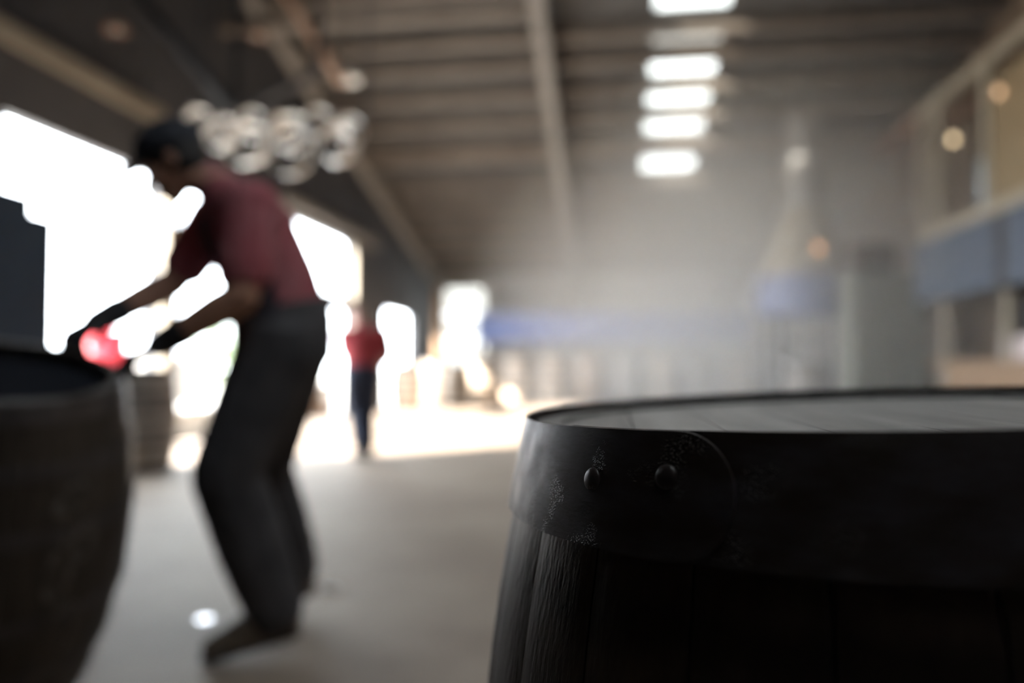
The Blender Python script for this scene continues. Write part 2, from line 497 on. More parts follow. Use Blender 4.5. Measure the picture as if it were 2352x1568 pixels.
# roof sheets with the rooflight strip left open
SX0, SX1 = 0.68, 1.70
PANES = [(9.95, 10.72, 1), (11.12, 11.48, 0), (11.60, 12.26, 1), (12.40, 13.08, 1), (13.22, 13.98, 1), (14.08, 14.30, 0), (14.42, 15.40, 1)]
def roof_piece(bm, x0, x1, y0, y1, dz=0.0, th=0.06):
    add_hex(bm, ((x0, y0, roof_z(y0) + dz), (x1, y0, roof_z(y0) + dz), (x1, y1, roof_z(y1) + dz), (x0, y1, roof_z(y1) + dz),
                 (x0, y0, roof_z(y0) + dz + th), (x1, y0, roof_z(y0) + dz + th), (x1, y1, roof_z(y1) + dz + th), (x0, y1, roof_z(y1) + dz + th)))
NEAR = (-1.1, 0.2, 1.4, 2.6, 3.8, 5.0)                     # unseen rooflights added over the near slope to brighten the hall
bm = bmesh.new()
roof_piece(bm, XL - 0.4, SX0, YB - 0.4, RIDGE_Y)
roof_piece(bm, SX1, XR + 0.4, YB - 0.4, RIDGE_Y)
roof_piece(bm, SX0, SX1, YB - 0.4, NEAR[0])
roof_piece(bm, SX0, SX1, NEAR[-1], RIDGE_Y)
roof_piece(bm, XL - 0.4, SX0, RIDGE_Y, YF + 0.4)
roof_piece(bm, SX1, XR + 0.4, RIDGE_Y, YF + 0.4)
ys = [RIDGE_Y] + [v for p in PANES for v in p[:2]] + [YF + 0.4]
for k in range(0, len(ys), 2):
    roof_piece(bm, SX0, SX1, ys[k], ys[k + 1])
roof = struct('ceiling', bm, M['roof'])
for a, b, br in PANES:
    bm = bmesh.new(); roof_piece(bm, SX0, SX1, a, b, 0.02, 0.01)
    obj('rooflight_pane', bm, M['skylight'] if br else M['skylight_dim'], roof)
for a, b in zip(NEAR, NEAR[1:]):
    bm = bmesh.new(); roof_piece(bm, SX0, SX1, a, b, 0.02, 0.01)
    obj('rooflight_pane', bm, M['skylight_added'], roof)  # added panes, out of view, lighting the near half from above
for y in (-1.1, 0.2, 1.4, 2.6, 3.8, 5.0, 6.3, 7.6, 8.4, 9.25, 9.88, 10.92, 11.54, 12.33, 13.15, 14.03, 14.36, 15.5, 16.4, 17.3, 18.2, 19.1, 20.0):
    bm = bmesh.new()
    z = roof_z(y)
    add_box(bm, XL, XR, y - 0.035, y + 0.035, z - 0.20, z - 0.012)
    add_box(bm, XL, XR, y + 0.035, y + 0.095, z - 0.20, z - 0.18)
    obj('purlin', bm, M['purlin'], roof)
for x in (-4.85, -0.96):
    bm = bmesh.new()
    for (w, d0, d1) in ((0.10, 0.20, 0.225), (0.02, 0.225, 0.44), (0.10, 0.44, 0.465)):
        add_hex(bm, ((x - w, RIDGE_Y, roof_z(RIDGE_Y) - d1), (x + w, RIDGE_Y, roof_z(RIDGE_Y) - d1), (x + w, YF, roof_z(YF) - d1), (x - w, YF, roof_z(YF) - d1),
                     (x - w, RIDGE_Y, roof_z(RIDGE_Y) - d0), (x + w, RIDGE_Y, roof_z(RIDGE_Y) - d0), (x + w, YF, roof_z(YF) - d0), (x - w, YF, roof_z(YF) - d0)))
    obj('rafter', bm, M['rafter'], roof)
# tie beam, braces and struts on the door side
bm = bmesh.new(); add_box(bm, XL, -0.96, 8.9, 9.02, 5.28, 5.42)
obj('tie_beam', bm, M['purlin'], roof)
for p, q, r, m in (((-3.674, 7.951, 5.228), (-3.019, 8.072, 4.188), 0.060, 'brace'), ((-4.31, 6.587, 4.274), (-3.60, 6.71, 3.406), 0.07, 'dark_steel'),
                   ((-3.159, 7.553, 4.081), (-4.094, 7.445, 3.611), 0.05, 'dark_steel'), ((-3.674, 7.951, 5.228), (-4.7, 7.8, 6.5), 0.060, 'brace'),
                   ((-4.31, 6.587, 4.274), (-4.9, 6.5, 5.0), 0.07, 'dark_steel'), ((-3.60, 6.71, 3.406), (-3.60, 6.9, 6.7), 0.04, 'dark_steel'),
                   ((-3.10, 7.553, 4.09), (-3.10, 7.553, 6.6), 0.04, 'dark_steel'), ((-4.94, 7.35, 3.2), (-4.094, 7.445, 3.611), 0.05, 'dark_steel')):
    bm = bmesh.new(); add_tube(bm, (p, q), r, 8)
    obj('brace', bm, M[m], roof)

# ------------------------------------------------------------------ casks
def radius_at(w, L, R0, Rb):
    t = 1 - w / (L / 2)
    return Rb - (Rb - R0) * t * t

def stave_mesh(name, L, R0, Rb, n, thick, m, gap=0.0012, segs=14, across=3, m_in=None):
    """one stave standing along z from 0 (bottom) to L, outer face towards +x"""
    bm = bmesh.new()
    outer, inner = [], []
    for i in range(segs + 1):
        z = L * i / segs
        R = radius_at(L - z, L, R0, Rb)
        half = PI / n - gap / R
        ro, ri = [], []
        for k in range(across + 1):
            a = -half + 2 * half * k / across
            crown = 1.0 - 0.35 * (1 - math.cos(a)) + (-0.0010 / R if k in (0, across) else 0)
            ro.append(bm.verts.new((R * math.cos(a) * crown, R * math.sin(a) * crown, z)))
            ri.append(bm.verts.new(((R - thick) * math.cos(a), (R - thick) * math.sin(a), z)))
        outer.append(ro); inner.append(ri)
    for i in range(segs):
        for k in range(across):
            bm.faces.new((outer[i][k], outer[i][k + 1], outer[i + 1][k + 1], outer[i + 1][k]))
            bm.faces.new((inner[i][k + 1], inner[i][k], inner[i + 1][k], inner[i + 1][k + 1]))
        bm.faces.new((outer[i][0], outer[i + 1][0], inner[i + 1][0], inner[i][0]))
        bm.faces.new((outer[i + 1][across], outer[i][across], inner[i][across], inner[i + 1][across]))
    for i in (0, segs):
        for k in range(across):
            bm.faces.new((outer[i][k], outer[i][k + 1], inner[i][k + 1], inner[i][k]))
    me = mesh_of(name, bm, m)
    if m_in is not None:
        me.materials.append(m_in)
        for p in me.polygons:
            if p.normal.x < -0.7 or p.normal.z > 0.9: p.material_index = 1
    smooth_by_angle(me, 35)
    return me

def hoop_mesh(name, L, R0, Rb, z0, z1, m, th=0.003, seg=64, off=0.0008):
    r0 = radius_at(L - z0, L, R0, Rb) + off
    r1 = radius_at(L - z1, L, R0, Rb) + off
    bm = bmesh.new()
    add_lathe(bm, [(r0, z0), (r0 + th, z0), (r1 + th, z1), (r1, z1)], seg, closed=True)
    me = mesh_of(name, bm, m)
    smooth_by_angle(me, 40)
    return me

def rivet_mesh(name, r, m):
    bm = bmesh.new()
    add_lathe(bm, [(r, -0.001), (r * 0.96, r * 0.12), (r * 0.8, r * 0.25), (r * 0.5, r * 0.35), (r * 0.2, r * 0.39), (0.0003, r * 0.40)], 20)
    return mesh_of(name, bm, m, True)

def put_on(o, origin, normal):
    o.rotation_mode = 'QUATERNION'
    o.rotation_quaternion = Vector(normal).to_track_quat('Z', 'Y')
    o.location = origin

def head_boards(parent, R, z, n, th, m, gap=0.0015):
    """round cask head made of straight boards"""
    for k in range(n):
        x0, x1 = -R + 2 * R * k / n + gap / 2, -R + 2 * R * (k + 1) / n - gap / 2
        bm = bmesh.new()
        pts = []
        N = 6
        for i in range(N + 1):
            x = x0 + (x1 - x0) * i / N
            pts.append((x, math.sqrt(max(R * R - x * x, 1e-6))))
        poly = [(x, y) for x, y in pts] + [(x, -y) for x, y in reversed(pts)]
        top = [bm.verts.new((x, y, z)) for x, y in poly]
        bot = [bm.verts.new((x, y, z - th)) for x, y in poly]
        bm.faces.new(top); bm.faces.new(bot[::-1])
        for i in range(len(poly)):
            j = (i + 1) % len(poly)
            bm.faces.new((top[i], bot[i], bot[j], top[j]))
        obj('head_board', bm, m, parent)

def add_staves(parent, me, n, name='stave'):
    for k in range(n):
        o = obj(name, me, None, parent)
        o.rotation_euler = (0, 0, 2 * PI * (k + 0.5) / n)

# --- the cask in the foreground
FG_L, FG_R0, FG_RB = 0.885, 0.296, 0.360
n_axis = Vector((-0.045, 0.003, 0.999)).normalized()
top_c = Vector((0.222, 0.703, 0.898))
u_ax = Vector((0, 1, 0)).cross(n_axis).normalized()
v_ax = n_axis.cross(u_ax)
rot = Matrix((u_ax, v_ax, n_axis)).transposed().to_quaternion()
STAVE_TOP = 0.008                                   # stave ends lie this far under the hoop edge
fg = thing('barrel', 'wet black wooden barrel in the foreground with a broad riveted iron top hoop', 'barrel', top_c - n_axis * (FG_L + STAVE_TOP), rot)
N_ST = 26
sm = stave_mesh('stave', FG_L, FG_R0 - 0.0015, FG_RB, N_ST, 0.026, M['fg_wood'], gap=0.0009, segs=24, across=6, m_in=M['cask_head'])
add_staves(fg, sm, N_ST)
head_boards(fg, FG_R0 - 0.026, FG_L - 0.004, 8, 0.02, M['cask_head'])

def lap_hoop(parent, ztop, width, R_top, R_bot, a_start, lap, th, m):
    """hoop bent from one iron strip whose rounded outer end laps over its start"""
    bm = bmesh.new()
    A0, A1 = a_start, a_start + 360 + lap
    rings = []
    a = A0
    steps = []
    while a < A1 - 7.0:
        steps.append(a); a += 2.5
    steps += [A1 - 7.0 + 7.0 * math.sin(PI / 2 * k / 12) for k in range(13)]
    NW = 6
    for a in steps:
        rise = 0.0
        if a > A0 + 330:
            t = min(1, (a - A0 - 330) / 30.0)
            rise = (th + 0.0012) * t * t * (3 - 2 * t)
        half = 1.0
        if a > A1 - 7.0:
            half = math.sqrt(max(0.0, 1 - ((a - A1 + 7.0) / 7.0) ** 2)) * 0.995 + 0.005
        ca, sa = math.cos(math.radians(a)), math.sin(math.radians(a))
        ring = []
        for side in (0, 1):
            for k in range(NW + 1):
                s = 0.5 + (k / NW - 0.5) * half
                if side: s = 1 - s
                rr = R_top + (R_bot - R_top) * s + rise + (th if side == 0 else 0)
                edge_in = 0.0006 if k in (0, NW) and side == 0 else 0.0
                ring.append(bm.verts.new(((rr - edge_in) * ca, (rr - edge_in) * sa, ztop - width * s)))
        rings.append(ring)
    n = len(rings[0])
    for i in range(len(rings) - 1):
        for k in range(n):
            bm.faces.new((rings[i][k], rings[i][(k + 1) % n], rings[i + 1][(k + 1) % n], rings[i + 1][k]))
    bm.faces.new(rings[0][::-1]); bm.faces.new(rings[-1])
    me = mesh_of('hoop', bm, m)
    smooth_by_angle(me, 35)
    return obj('hoop', me, None, parent)

HT = FG_L + STAVE_TOP
hoop = lap_hoop(fg, HT, 0.0746, 0.2970, 0.3156, 214.0, 26.5, 0.0034, M['fg_hoop'])
hoop['label'] = 'broad wet iron top hoop with a rounded riveted lap'
rv = rivet_mesh('rivet', 0.0078, M['fg_hoop'])
slope = math.atan2(0.018, 0.0746)
for a, w in ((221.3, 0.033), (232.5, 0.027)):
    s = w / 0.0746
    rr = 0.2970 + 0.0186 * s + 0.0034 * 2 + 0.0011
    o = obj('rivet', rv, None, hoop)
    put_on(o, (rr * math.cos(math.radians(a)), rr * math.sin(math.radians(a)), HT - w),
           (math.cos(slope) * math.cos(math.radians(a)), math.cos(slope) * math.sin(math.radians(a)), math.sin(slope)))
for z0, z1 in ((0.50, 0.55), (0.30, 0.35), (0.0, 0.07)):
    obj('hoop', hoop_mesh('hoop', FG_L, FG_R0, FG_RB, z0, z1, M['fg_hoop']), None, fg)

# --- the cask being tipped and rolled by the worker
T2, B2 = Vector((-1.56, 1.72, 0.925)), Vector((-1.765, 1.865, 0.088))
ax2 = (T2 - B2).normalized()
L2 = (T2 - B2).length
tip = thing('barrel', 'old dark barrel with chalk marks tipped on edge by the leaning worker', 'barrel', B2, Vector((0, 0, 1)).rotation_difference(ax2))
R02, RB2, NS2 = 0.285, 0.355, 26
add_staves(tip, stave_mesh('stave', L2, R02, RB2, NS2, 0.028, M['cask_dark']), NS2)
for z0, z1 in ((0.0, 0.05), (0.14, 0.18), (0.30, 0.34), (L2 - 0.34, L2 - 0.30), (L2 - 0.18, L2 - 0.14), (L2 - 0.05, L2)):
    obj('hoop', hoop_mesh('hoop', L2, R02, RB2, z0, z1, M['hoop'], seg=48), None, tip)
head_boards(tip, R02 - 0.022, L2 - 0.045, 7, 0.02, M['cask_inside'])

def chalk_stroke(pts, w=0.0085):
    """ribbon of chalk lying on the bulge; pts = (angle deg, height)"""
    bm = bmesh.new()
    left, right = [], []
    P = []
    for a, z in pts:
        R = radius_at(L2 - z, L2, R02, RB2) + 0.0042
        P.append((Vector((R * math.cos(math.radians(a)), R * math.sin(math.radians(a)), z)), Vector((math.cos(math.radians(a)), math.sin(math.radians(a)), 0))))
    top, bot = [], []
    for i, (p, nrm) in enumerate(P):
        d = (P[min(i + 1, len(P) - 1)][0] - P[max(i - 1, 0)][0]).normalized()
        s = d.cross(nrm).normalized() * w
        top.append((bm.verts.new(p + s), bm.verts.new(p - s)))
        bot.append((bm.verts.new(p + s - nrm * 0.0045), bm.verts.new(p - s - nrm * 0.0045)))
    for i in range(len(P) - 1):
        bm.faces.new((top[i][0], top[i][1], top[i + 1][1], top[i + 1][0]))
        bm.faces.new((top[i][0], top[i + 1][0], bot[i + 1][0], bot[i][0]))
        bm.faces.new((top[i + 1][1], top[i][1], bot[i][1], bot[i + 1][1]))
    o = obj('chalk_mark', bm, M['chalk'], tip)
    o['label'] = 'faint chalk scrawl'

CA = -24.0      # facing the camera side
def loop(cx, cz, rx, rz, a0, a1, n=18, shear=0.0):
    return [(CA + cx + rx * math.cos(math.radians(a0 + (a1 - a0) * i / n)) + shear * math.sin(math.radians(a0 + (a1 - a0) * i / n)),
             cz + rz * math.sin(math.radians(a0 + (a1 - a0) * i / n))) for i in range(n + 1)]
chalk_stroke(loop(7, 0.64, 6.0, 0.035, 0, 330, shear=4))
chalk_stroke(loop(3, 0.46, 4.5, 0.075, 60, 400, shear=2))
chalk_stroke(loop(12, 0.52, 4.0, 0.045, -120, 200))
chalk_stroke(loop(8, 0.30, 6.0, 0.05, 20, 170))
chalk_stroke([(CA + 14, 0.31), (CA + 12, 0.25), (CA + 10, 0.2)])
chalk_stroke(loop(6, 0.12, 7.0, 0.05, 60, 250))

# --- the cask standing beside the doorway
def standing_cask(label, loc, L, R0, Rb, m, n_st, group=None, staves=True, head='cask_head', rotz=0.0, proto=None, name='barrel'):
    t = thing(name, label, 'barrel', loc, Quaternion((0, 0, 1), rotz), group)
    if staves:
        add_staves(t, stave_mesh('stave', L, R0, Rb, n_st, 0.028, m, segs=10, across=2), n_st)
    else:
        bm = bmesh.new()
        prof = [(R0 - 0.03, 0.03), (R0 - 0.03, 0.0)] + [(radius_at(L - L * i / 12, L, R0, Rb), L * i / 12) for i in range(13)] + [(R0 - 0.03, L), (R0 - 0.03, L - 0.03)]
        add_lathe(bm, prof, 28)
        obj('body', bm, m, t, True)
    for z0, z1 in ((0.0, 0.06), (0.24 * L, 0.24 * L + 0.05), (0.38 * L, 0.38 * L + 0.05), (0.62 * L - 0.05, 0.62 * L), (0.76 * L - 0.05, 0.76 * L), (L - 0.06, L)):
        obj('hoop', hoop_mesh('hoop', L, R0, Rb, z0, z1, M['hoop'], th=0.004, seg=32), None, t)
    if staves:
        head_boards(t, R0 - 0.026, L - 0.035, 6, 0.02, M[head])
    else:
        bm = bmesh.new(); add_lathe(bm, [(R0 - 0.031, L - 0.05), (R0 - 0.031, L - 0.03)], 28)
        obj('head', bm, M[head], t)
    return t

standing_cask('dark upright barrel standing just inside the big doorway, behind a yellow post', (-4.22, 6.15, 0.0), 0.92, 0.31, 0.37, M['cask_grey'], 24)

# ------------------------------------------------------------------ people
def ball(c, r, n=10, scale=(1, 1, 1), rotm=None):
    pts = []
    for i in range(n // 2 + 1):
        ph = PI * i / (n // 2)
        for k in range(n):
            th = 2 * PI * k / n
            v = Vector((r * scale[0] * math.sin(ph) * math.cos(th), r * scale[1] * math.sin(ph) * math.sin(th), r * scale[2] * math.cos(ph)))
            if rotm is not None: v = rotm @ v
            pts.append(Vector(c) + v)
    return pts

def hull(bm, pts):
    vs_ = [bm.verts.new(p) for p in pts]
    bmesh.ops.remove_doubles(bm, verts=vs_, dist=1e-6)
    vs_ = [v for v in vs_ if v.is_valid]
    r = bmesh.ops.convex_hull(bm, input=vs_)
    dead = [e for e in r['geom_interior'] if isinstance(e, bmesh.types.BMVert)]
    bmesh.ops.delete(bm, geom=dead, context='VERTS')

class Form:
    """a set of rounded, tapered volumes that are fused into one continuous skin"""
    def __init__(self): self.parts = []
    def limb(self, p, q, r1, r2): self.parts.append(ball(p, r1) + ball(q, r2)); return self
    def chain(self, pts, rs):
        for i in range(len(pts) - 1): self.limb(pts[i], pts[i + 1], rs[i], rs[i + 1])
        return self
    def egg(self, c, s, rotm=None): self.parts.append(ball(c, 1.0, 16, s, rotm)); return self
    def eggs(self, items, rotm=None):
        P = []
        for c, s in items: P += ball(c, 1.0, 14, s, rotm)
        self.parts.append(P); return self
    def mesh(self, name, m, voxel, smooth=6, cut=None):
        bm = bmesh.new()
        for P in self.parts:
            b2 = bmesh.new()
            hull(b2, P)
            tmp = bpy.data.meshes.new('t'); b2.to_mesh(tmp); b2.free()
            bm.from_mesh(tmp); bpy.data.meshes.remove(tmp)
        bmesh.ops.recalc_face_normals(bm, faces=list(bm.faces))
        me = bpy.data.meshes.new('tmp'); bm.to_mesh(me); bm.free()
        o = bpy.data.objects.new('tmp', me); COL.objects.link(o)
        md = o.modifiers.new('r', 'REMESH'); md.mode = 'VOXEL'; md.voxel_size = voxel
        sd = o.modifiers.new('s', 'SMOOTH'); sd.iterations = smooth; sd.factor = 0.5
        dg = bpy.context.evaluated_depsgraph_get()
        res = bpy.data.meshes.new_from_object(o.evaluated_get(dg))
        res.name = name
        bpy.data.objects.remove(o); bpy.data.meshes.remove(me)
        if cut:
            bm = bmesh.new(); bm.from_mesh(res)
            for co, no in cut:
                bmesh.ops.bisect_plane(bm, geom=list(bm.verts) + list(bm.edges) + list(bm.faces), plane_co=co, plane_no=no, clear_outer=True)
            bm.to_mesh(res); bm.free()
        res.materials.clear(); res.materials.append(m)
        for p in res.polygons: p.use_smooth = True
        return res

def hand_parts(form, wr, kn, pn, grow=0.0, side=1, curl=1.0):
    """palm, four unequal fingers with knuckle bends and a thumb leaving the side of the palm"""
    wr, kn = Vector(wr), Vector(kn)
    d = (kn - wr).normalized()
    kn = wr + d * 0.092
    pn = (Vector(pn) - d * Vector(pn).dot(d)).normalized()
    l = d.cross(pn) * side
    P = []
    for s in (-1, 1):
        P += ball(wr + l * 0.022 * s + d * 0.012, 0.017 + grow, 8) + ball(kn + l * 0.036 * s, 0.0125 + grow, 8)
    form.parts.append(P)
    for i, ln in enumerate((0.88, 1.0, 0.95, 0.76)):
        off = l * (i - 1.5) * 0.0240
        p0 = kn + off - d * 0.01
        p1 = kn + off + (d * 0.036 * (1.15 - 0.35 * curl) + pn * 0.016 * curl) * ln
        p2 = p1 + (d * 0.020 * (1.25 - 0.75 * curl) + pn * 0.024 * curl) * ln
        p3 = p2 + (d * 0.008 * (1.6 - curl) - d * 0.012 * curl + pn * 0.018 * curl) * ln
        form.chain([p0, p1, p2, p3], [0.0095 + grow, 0.0088 + grow, 0.0082 + grow, 0.0074 + grow])
    t0 = wr + d * 0.030 - l * 0.026
    t1 = t0 + d * 0.026 - l * 0.026 + pn * 0.012
    t2 = t1 + d * 0.024 - l * 0.004 + pn * 0.018
    t3 = t2 + d * 0.018 + l * 0.006 + pn * 0.010
    form.chain([t0, t1, t2, t3], [0.0145 + grow, 0.0120 + grow, 0.0102 + grow, 0.0085 + grow])

def frame(face, upv):
    f = Vector(face).normalized()
    upv = Vector(upv)
    z = (upv - f * upv.dot(f)).normalized()
    x = f.cross(z)
    return Matrix((x, f, z)).transposed()             # columns: right, forward, up

def head_parts(form, c, R):
    c = Vector(c)
    g = lambda x, y, z: c + R @ Vector((x, y, z))
    form.eggs([(g(0, -0.018, 0.030), (0.074, 0.092, 0.086))], R)
    form.eggs([(g(0, 0.012, 0.0), (0.066, 0.080, 0.075)), (g(0, 0.045, -0.085), (0.036, 0.036, 0.030))], R)
    form.eggs([(g(0, 0.094, -0.006), (0.009, 0.010, 0.012)), (g(0, 0.110, -0.036), (0.015, 0.013, 0.012))], R)      # nose
    form.eggs([(g(0, 0.086, -0.071), (0.023, 0.010, 0.005))], R)                                                # lips
    form.eggs([(g(0, 0.084, -0.060), (0.021, 0.010, 0.005))], R)
    for s in (-1, 1):
        form.eggs([(g(0.030 * s, 0.086, 0.024), (0.022, 0.010, 0.008))], R)                                       # brow
        form.eggs([(g(0.042 * s, 0.066, -0.022), (0.022, 0.018, 0.018))], R)                                      # cheek
        form.eggs([(g(0.077 * s, -0.008, 0.004), (0.007, 0.018, 0.030))], R)                                      # ear

def eyes(parent, c, R):
    c = Vector(c)
    for s in (-1, 1):
        bm = bmesh.new()
        add_lathe(bm, [(0.0002, -0.011), (0.0078, -0.0078), (0.011, 0), (0.0078, 0.0078), (0.0002, 0.011)], 12)
        o = obj('eye', bm, M['white_paint'], parent, True)
        o.location = c + R @ Vector((0.031 * s, 0.079, 0.004))
        bm = bmesh.new()
        add_lathe(bm, [(0.0048, 0.0), (0.0040, 0.0012), (0.0002, 0.0016)], 12)
        i = obj('iris', bm, M['black'], o, True)
        i.rotation_mode = 'QUATERNION'
        i.rotation_quaternion = (R @ Vector((0, 1, 0))).to_track_quat('Z', 'Y')
        i.location = R @ Vector((0, 0.0102, 0))

def person(label, J, looks, base, voxel=0.010):
    t = thing('person', label, 'person', base)
    inv = -Vector(base)
    J = {k: (Vector(v) + inv if k not in ('face', 'headup', 'front', 'right', 'palmN', 'palmF') else Vector(v).normalized()) for k, v in J.items()}
    HR = frame(J['face'], J['headup'])
    TR = frame(J['front'], (J['chest'] - J['pelvis']))
    k = looks.get('bulk', 1.0); kl = looks.get('legs', 1.0); ka = looks.get('arms', 1.0)
    # body: one continuous skin
    b = Form()
    head_parts(b, J['head'], HR)
    b.limb(J['neck0'], J['head'] + HR @ Vector((0, -0.02, -0.04)), 0.060, 0.058)
    b.eggs([(J['neck0'], (0.10, 0.07, 0.05)), (J['chest'], (0.165 * k, 0.105 * k * k, 0.12))], TR)
    b.eggs([(J['chest'], (0.160 * k, 0.105 * k * k, 0.12)), (J['waist'], (0.140 * k, 0.100 * k * k, 0.10))], TR)
    b.eggs([(J['waist'], (0.140 * k, 0.100 * k * k, 0.10)), (J['pelvis'], (0.155 * k, 0.110 * k * k, 0.10))], TR)
    for s in 'NF':
        b.limb(J['chest'] + (J['sh' + s] - J['chest']) * 0.5, J['sh' + s], 0.085, 0.066)
        mid = J['el' + s].lerp(J['wr' + s], 0.3)
        b.chain([J['sh' + s], J['el' + s], mid, J['wr' + s]], [0.056 * ka, 0.042 * ka, 0.043 * ka, 0.030 * ka])
        hand_parts(b, J['wr' + s], J['kn' + s], J['palm' + s], 0.0, 1 if s == 'N' else -1, looks.get('curl', 1.0))
        b.limb(J['pelvis'].lerp(J['hip' + s], 0.6), J['hip' + s], 0.095, 0.088)
        calf = J['knee' + s].lerp(J['ank' + s], 0.3)
        b.chain([J['hip' + s], J['knee' + s], calf, J['ank' + s]], [0.085, 0.056, 0.057, 0.038])
        b.limb(J['ank' + s], J['toe' + s], 0.038, 0.026)
    body = obj('body', b.mesh('body', looks['skin'], voxel * 0.6, 4), None, t)
    eyes(t, J['head'], HR)
    # shirt with short sleeves
    f = Form()
    g = 0.013
    f.eggs([(J['neck0'] + (J['chest'] - J['neck0']) * 0.10, (0.105 + g, 0.07 + g, 0.04 + g)), (J['chest'], (0.165 * k + g, 0.105 * k * k + g, 0.12 + g))], TR)
    f.eggs([(J['chest'], (0.165 * k + g, 0.107 * k * k + g, 0.12)), (J['waist'], (0.150 * k + g, 0.108 * k * k + g, 0.10))], TR)
    f.eggs([(J['waist'], (0.150 * k + g, 0.108 * k * k + g, 0.10)), (J['pelvis'] + (J['waist'] - J['pelvis']) * 0.42, (0.158 * k + g, 0.115 * k * k + g, 0.04))], TR)
    for s in 'NF':
        f.limb(J['chest'] + (J['sh' + s] - J['chest']) * 0.5, J['sh' + s], 0.090 * ka + g, 0.068 * ka + g)
        f.limb(J['sh' + s], J['sh' + s].lerp(J['el' + s], looks.get('sleeve', 0.72)), 0.066 * ka + g, 0.056 * ka + g)
    obj('shirt', f.mesh('shirt', looks['shirt'], voxel, 5), None, t)
    col = Form().limb(J['neck0'] + (J['head'] - J['neck0']) * 0.02, J['neck0'] + (J['head'] - J['neck0']) * 0.22, 0.070, 0.066)
    obj('collar', col.mesh('collar', looks['shirt'], voxel, 3), None, t)
    # trousers
    f = Form()
    g = 0.017
    wst = J['pelvis'] + (J['waist'] - J['pelvis']) * 0.45
    f.eggs([(wst, (0.158 * k + g, 0.116 * k * k + g, 0.03)), (J['pelvis'], (0.160 * k + g, 0.120 * k * k + g, 0.09))], TR)
    for s in 'NF':
        f.limb(J['pelvis'].lerp(J['hip' + s], 0.6), J['hip' + s], 0.108 * kl + g, 0.096 * kl + g)
        f.limb(J['hip' + s], J['knee' + s], 0.092 * kl + g, 0.066 * kl + g)
        f.limb(J['knee' + s], J['knee' + s].lerp(J['ank' + s], 0.55), 0.066 * kl + g, 0.066 * kl + g)
        f.limb(J['knee' + s].lerp(J['ank' + s], 0.55), J['ank' + s] + Vector((0, 0, 0.01)), 0.066 * kl + g, 0.056 * kl + g)
    obj('trousers', f.mesh('trousers', looks['trousers'], voxel * 1.1, 6), None, t)
    # boots
    for s in 'NF':
        a, to = J['ank' + s], J['toe' + s]
        d = (to - a); flat = Vector((d.x, d.y, 0)).normalized()
        dn = (to - a - flat * 0.15)
        toe = to
        heel = a - flat * 0.045 + Vector((0, 0, min(-0.055, (toe.z - a.z) * 0.55)))
        f = Form()
        f.limb(a + (J['knee' + s] - a).normalized() * 0.07, a, 0.050, 0.050)
        f.limb(a, heel, 0.050, 0.040)
        side = Vector((-flat.y, flat.x, 0))
        f.parts.append(ball(heel, 0.040) + ball(a + flat * 0.03 - Vector((0, 0, 0.015)), 0.045) + ball(toe + side * 0.018, 0.034) + ball(toe - side * 0.018, 0.034) + ball(toe - flat * 0.07 + Vector((0, 0, 0.012)), 0.042))
        boot = obj('boot', f.mesh('boot', looks['boot'], voxel * 0.8, 3), None, t)
        sole = Form()
        dz = Vector((0, 0, -0.030))
        sole.parts.append(ball(heel + dz, 0.040, 10, (1, 1, 0.3)) + ball(toe + dz + side * 0.016, 0.040, 10, (1, 1, 0.3)) + ball(toe + dz - side * 0.016, 0.040, 10, (1, 1, 0.3)))
        obj('sole', sole.mesh('sole', M['sole'], 0.006, 2), None, boot)
    return t, J, HR, TR

# --- the worker
WJ = dict(pelvis=(-1.094, 2.394, 1.060), waist=(-1.124, 2.365, 1.215), chest=(-1.195, 2.330, 1.390), neck0=(-1.285, 2.290, 1.525), head=(-1.397, 2.216, 1.578),
          face=(-0.86, -0.36, -0.55), headup=(-0.45, -0.2, 0.85), front=(-0.86, -0.45, -0.2),
          shN=(-1.110, 2.165, 1.415), elN=(-1.092, 2.088, 1.139), wrN=(-1.325, 2.042, 0.993), knN=(-1.382, 1.975, 0.955), palmN=(-0.30, -0.45, -0.85),
          shF=(-1.385, 2.470, 1.455), elF=(-1.500, 2.395, 1.222), wrF=(-1.605, 2.140, 1.068), knF=(-1.605, 2.055, 1.030), palmF=(0.0, -0.6, -0.8),
          hipN=(-1.070, 2.310, 0.985), kneeN=(-1.195, 2.205, 0.590), ankN=(-1.078, 2.306, 0.140), toeN=(-1.243, 2.215, 0.050),
          hipF=(-1.120, 2.494, 0.995), kneeF=(-1.235, 2.520, 0.560), ankF=(-1.185, 2.690, 0.165), toeF=(-1.310, 2.640, 0.050))
wk, J, HR, TR = person('worker in pale red shirt, black cap and gloves leaning over to roll a barrel', WJ,
                       dict(skin=M['skin'], shirt=M['shirt'], trousers=M['trousers'], boot=M['boot'], bulk=1.13, legs=1.42, arms=1.28), (-1.15, 2.45, 0.0))
for s, sd in (('N', 1), ('F', -1)):
    f = Form()
    hand_parts(f, J['wr' + s], J['kn' + s], J['palm' + s], 0.0018, sd)
    f.limb(J['wr' + s], J['wr' + s].lerp(J['el' + s], 0.28), 0.042, 0.050)
    obj('glove', f.mesh('glove', M['glove'], 0.0038, 2), None, wk)
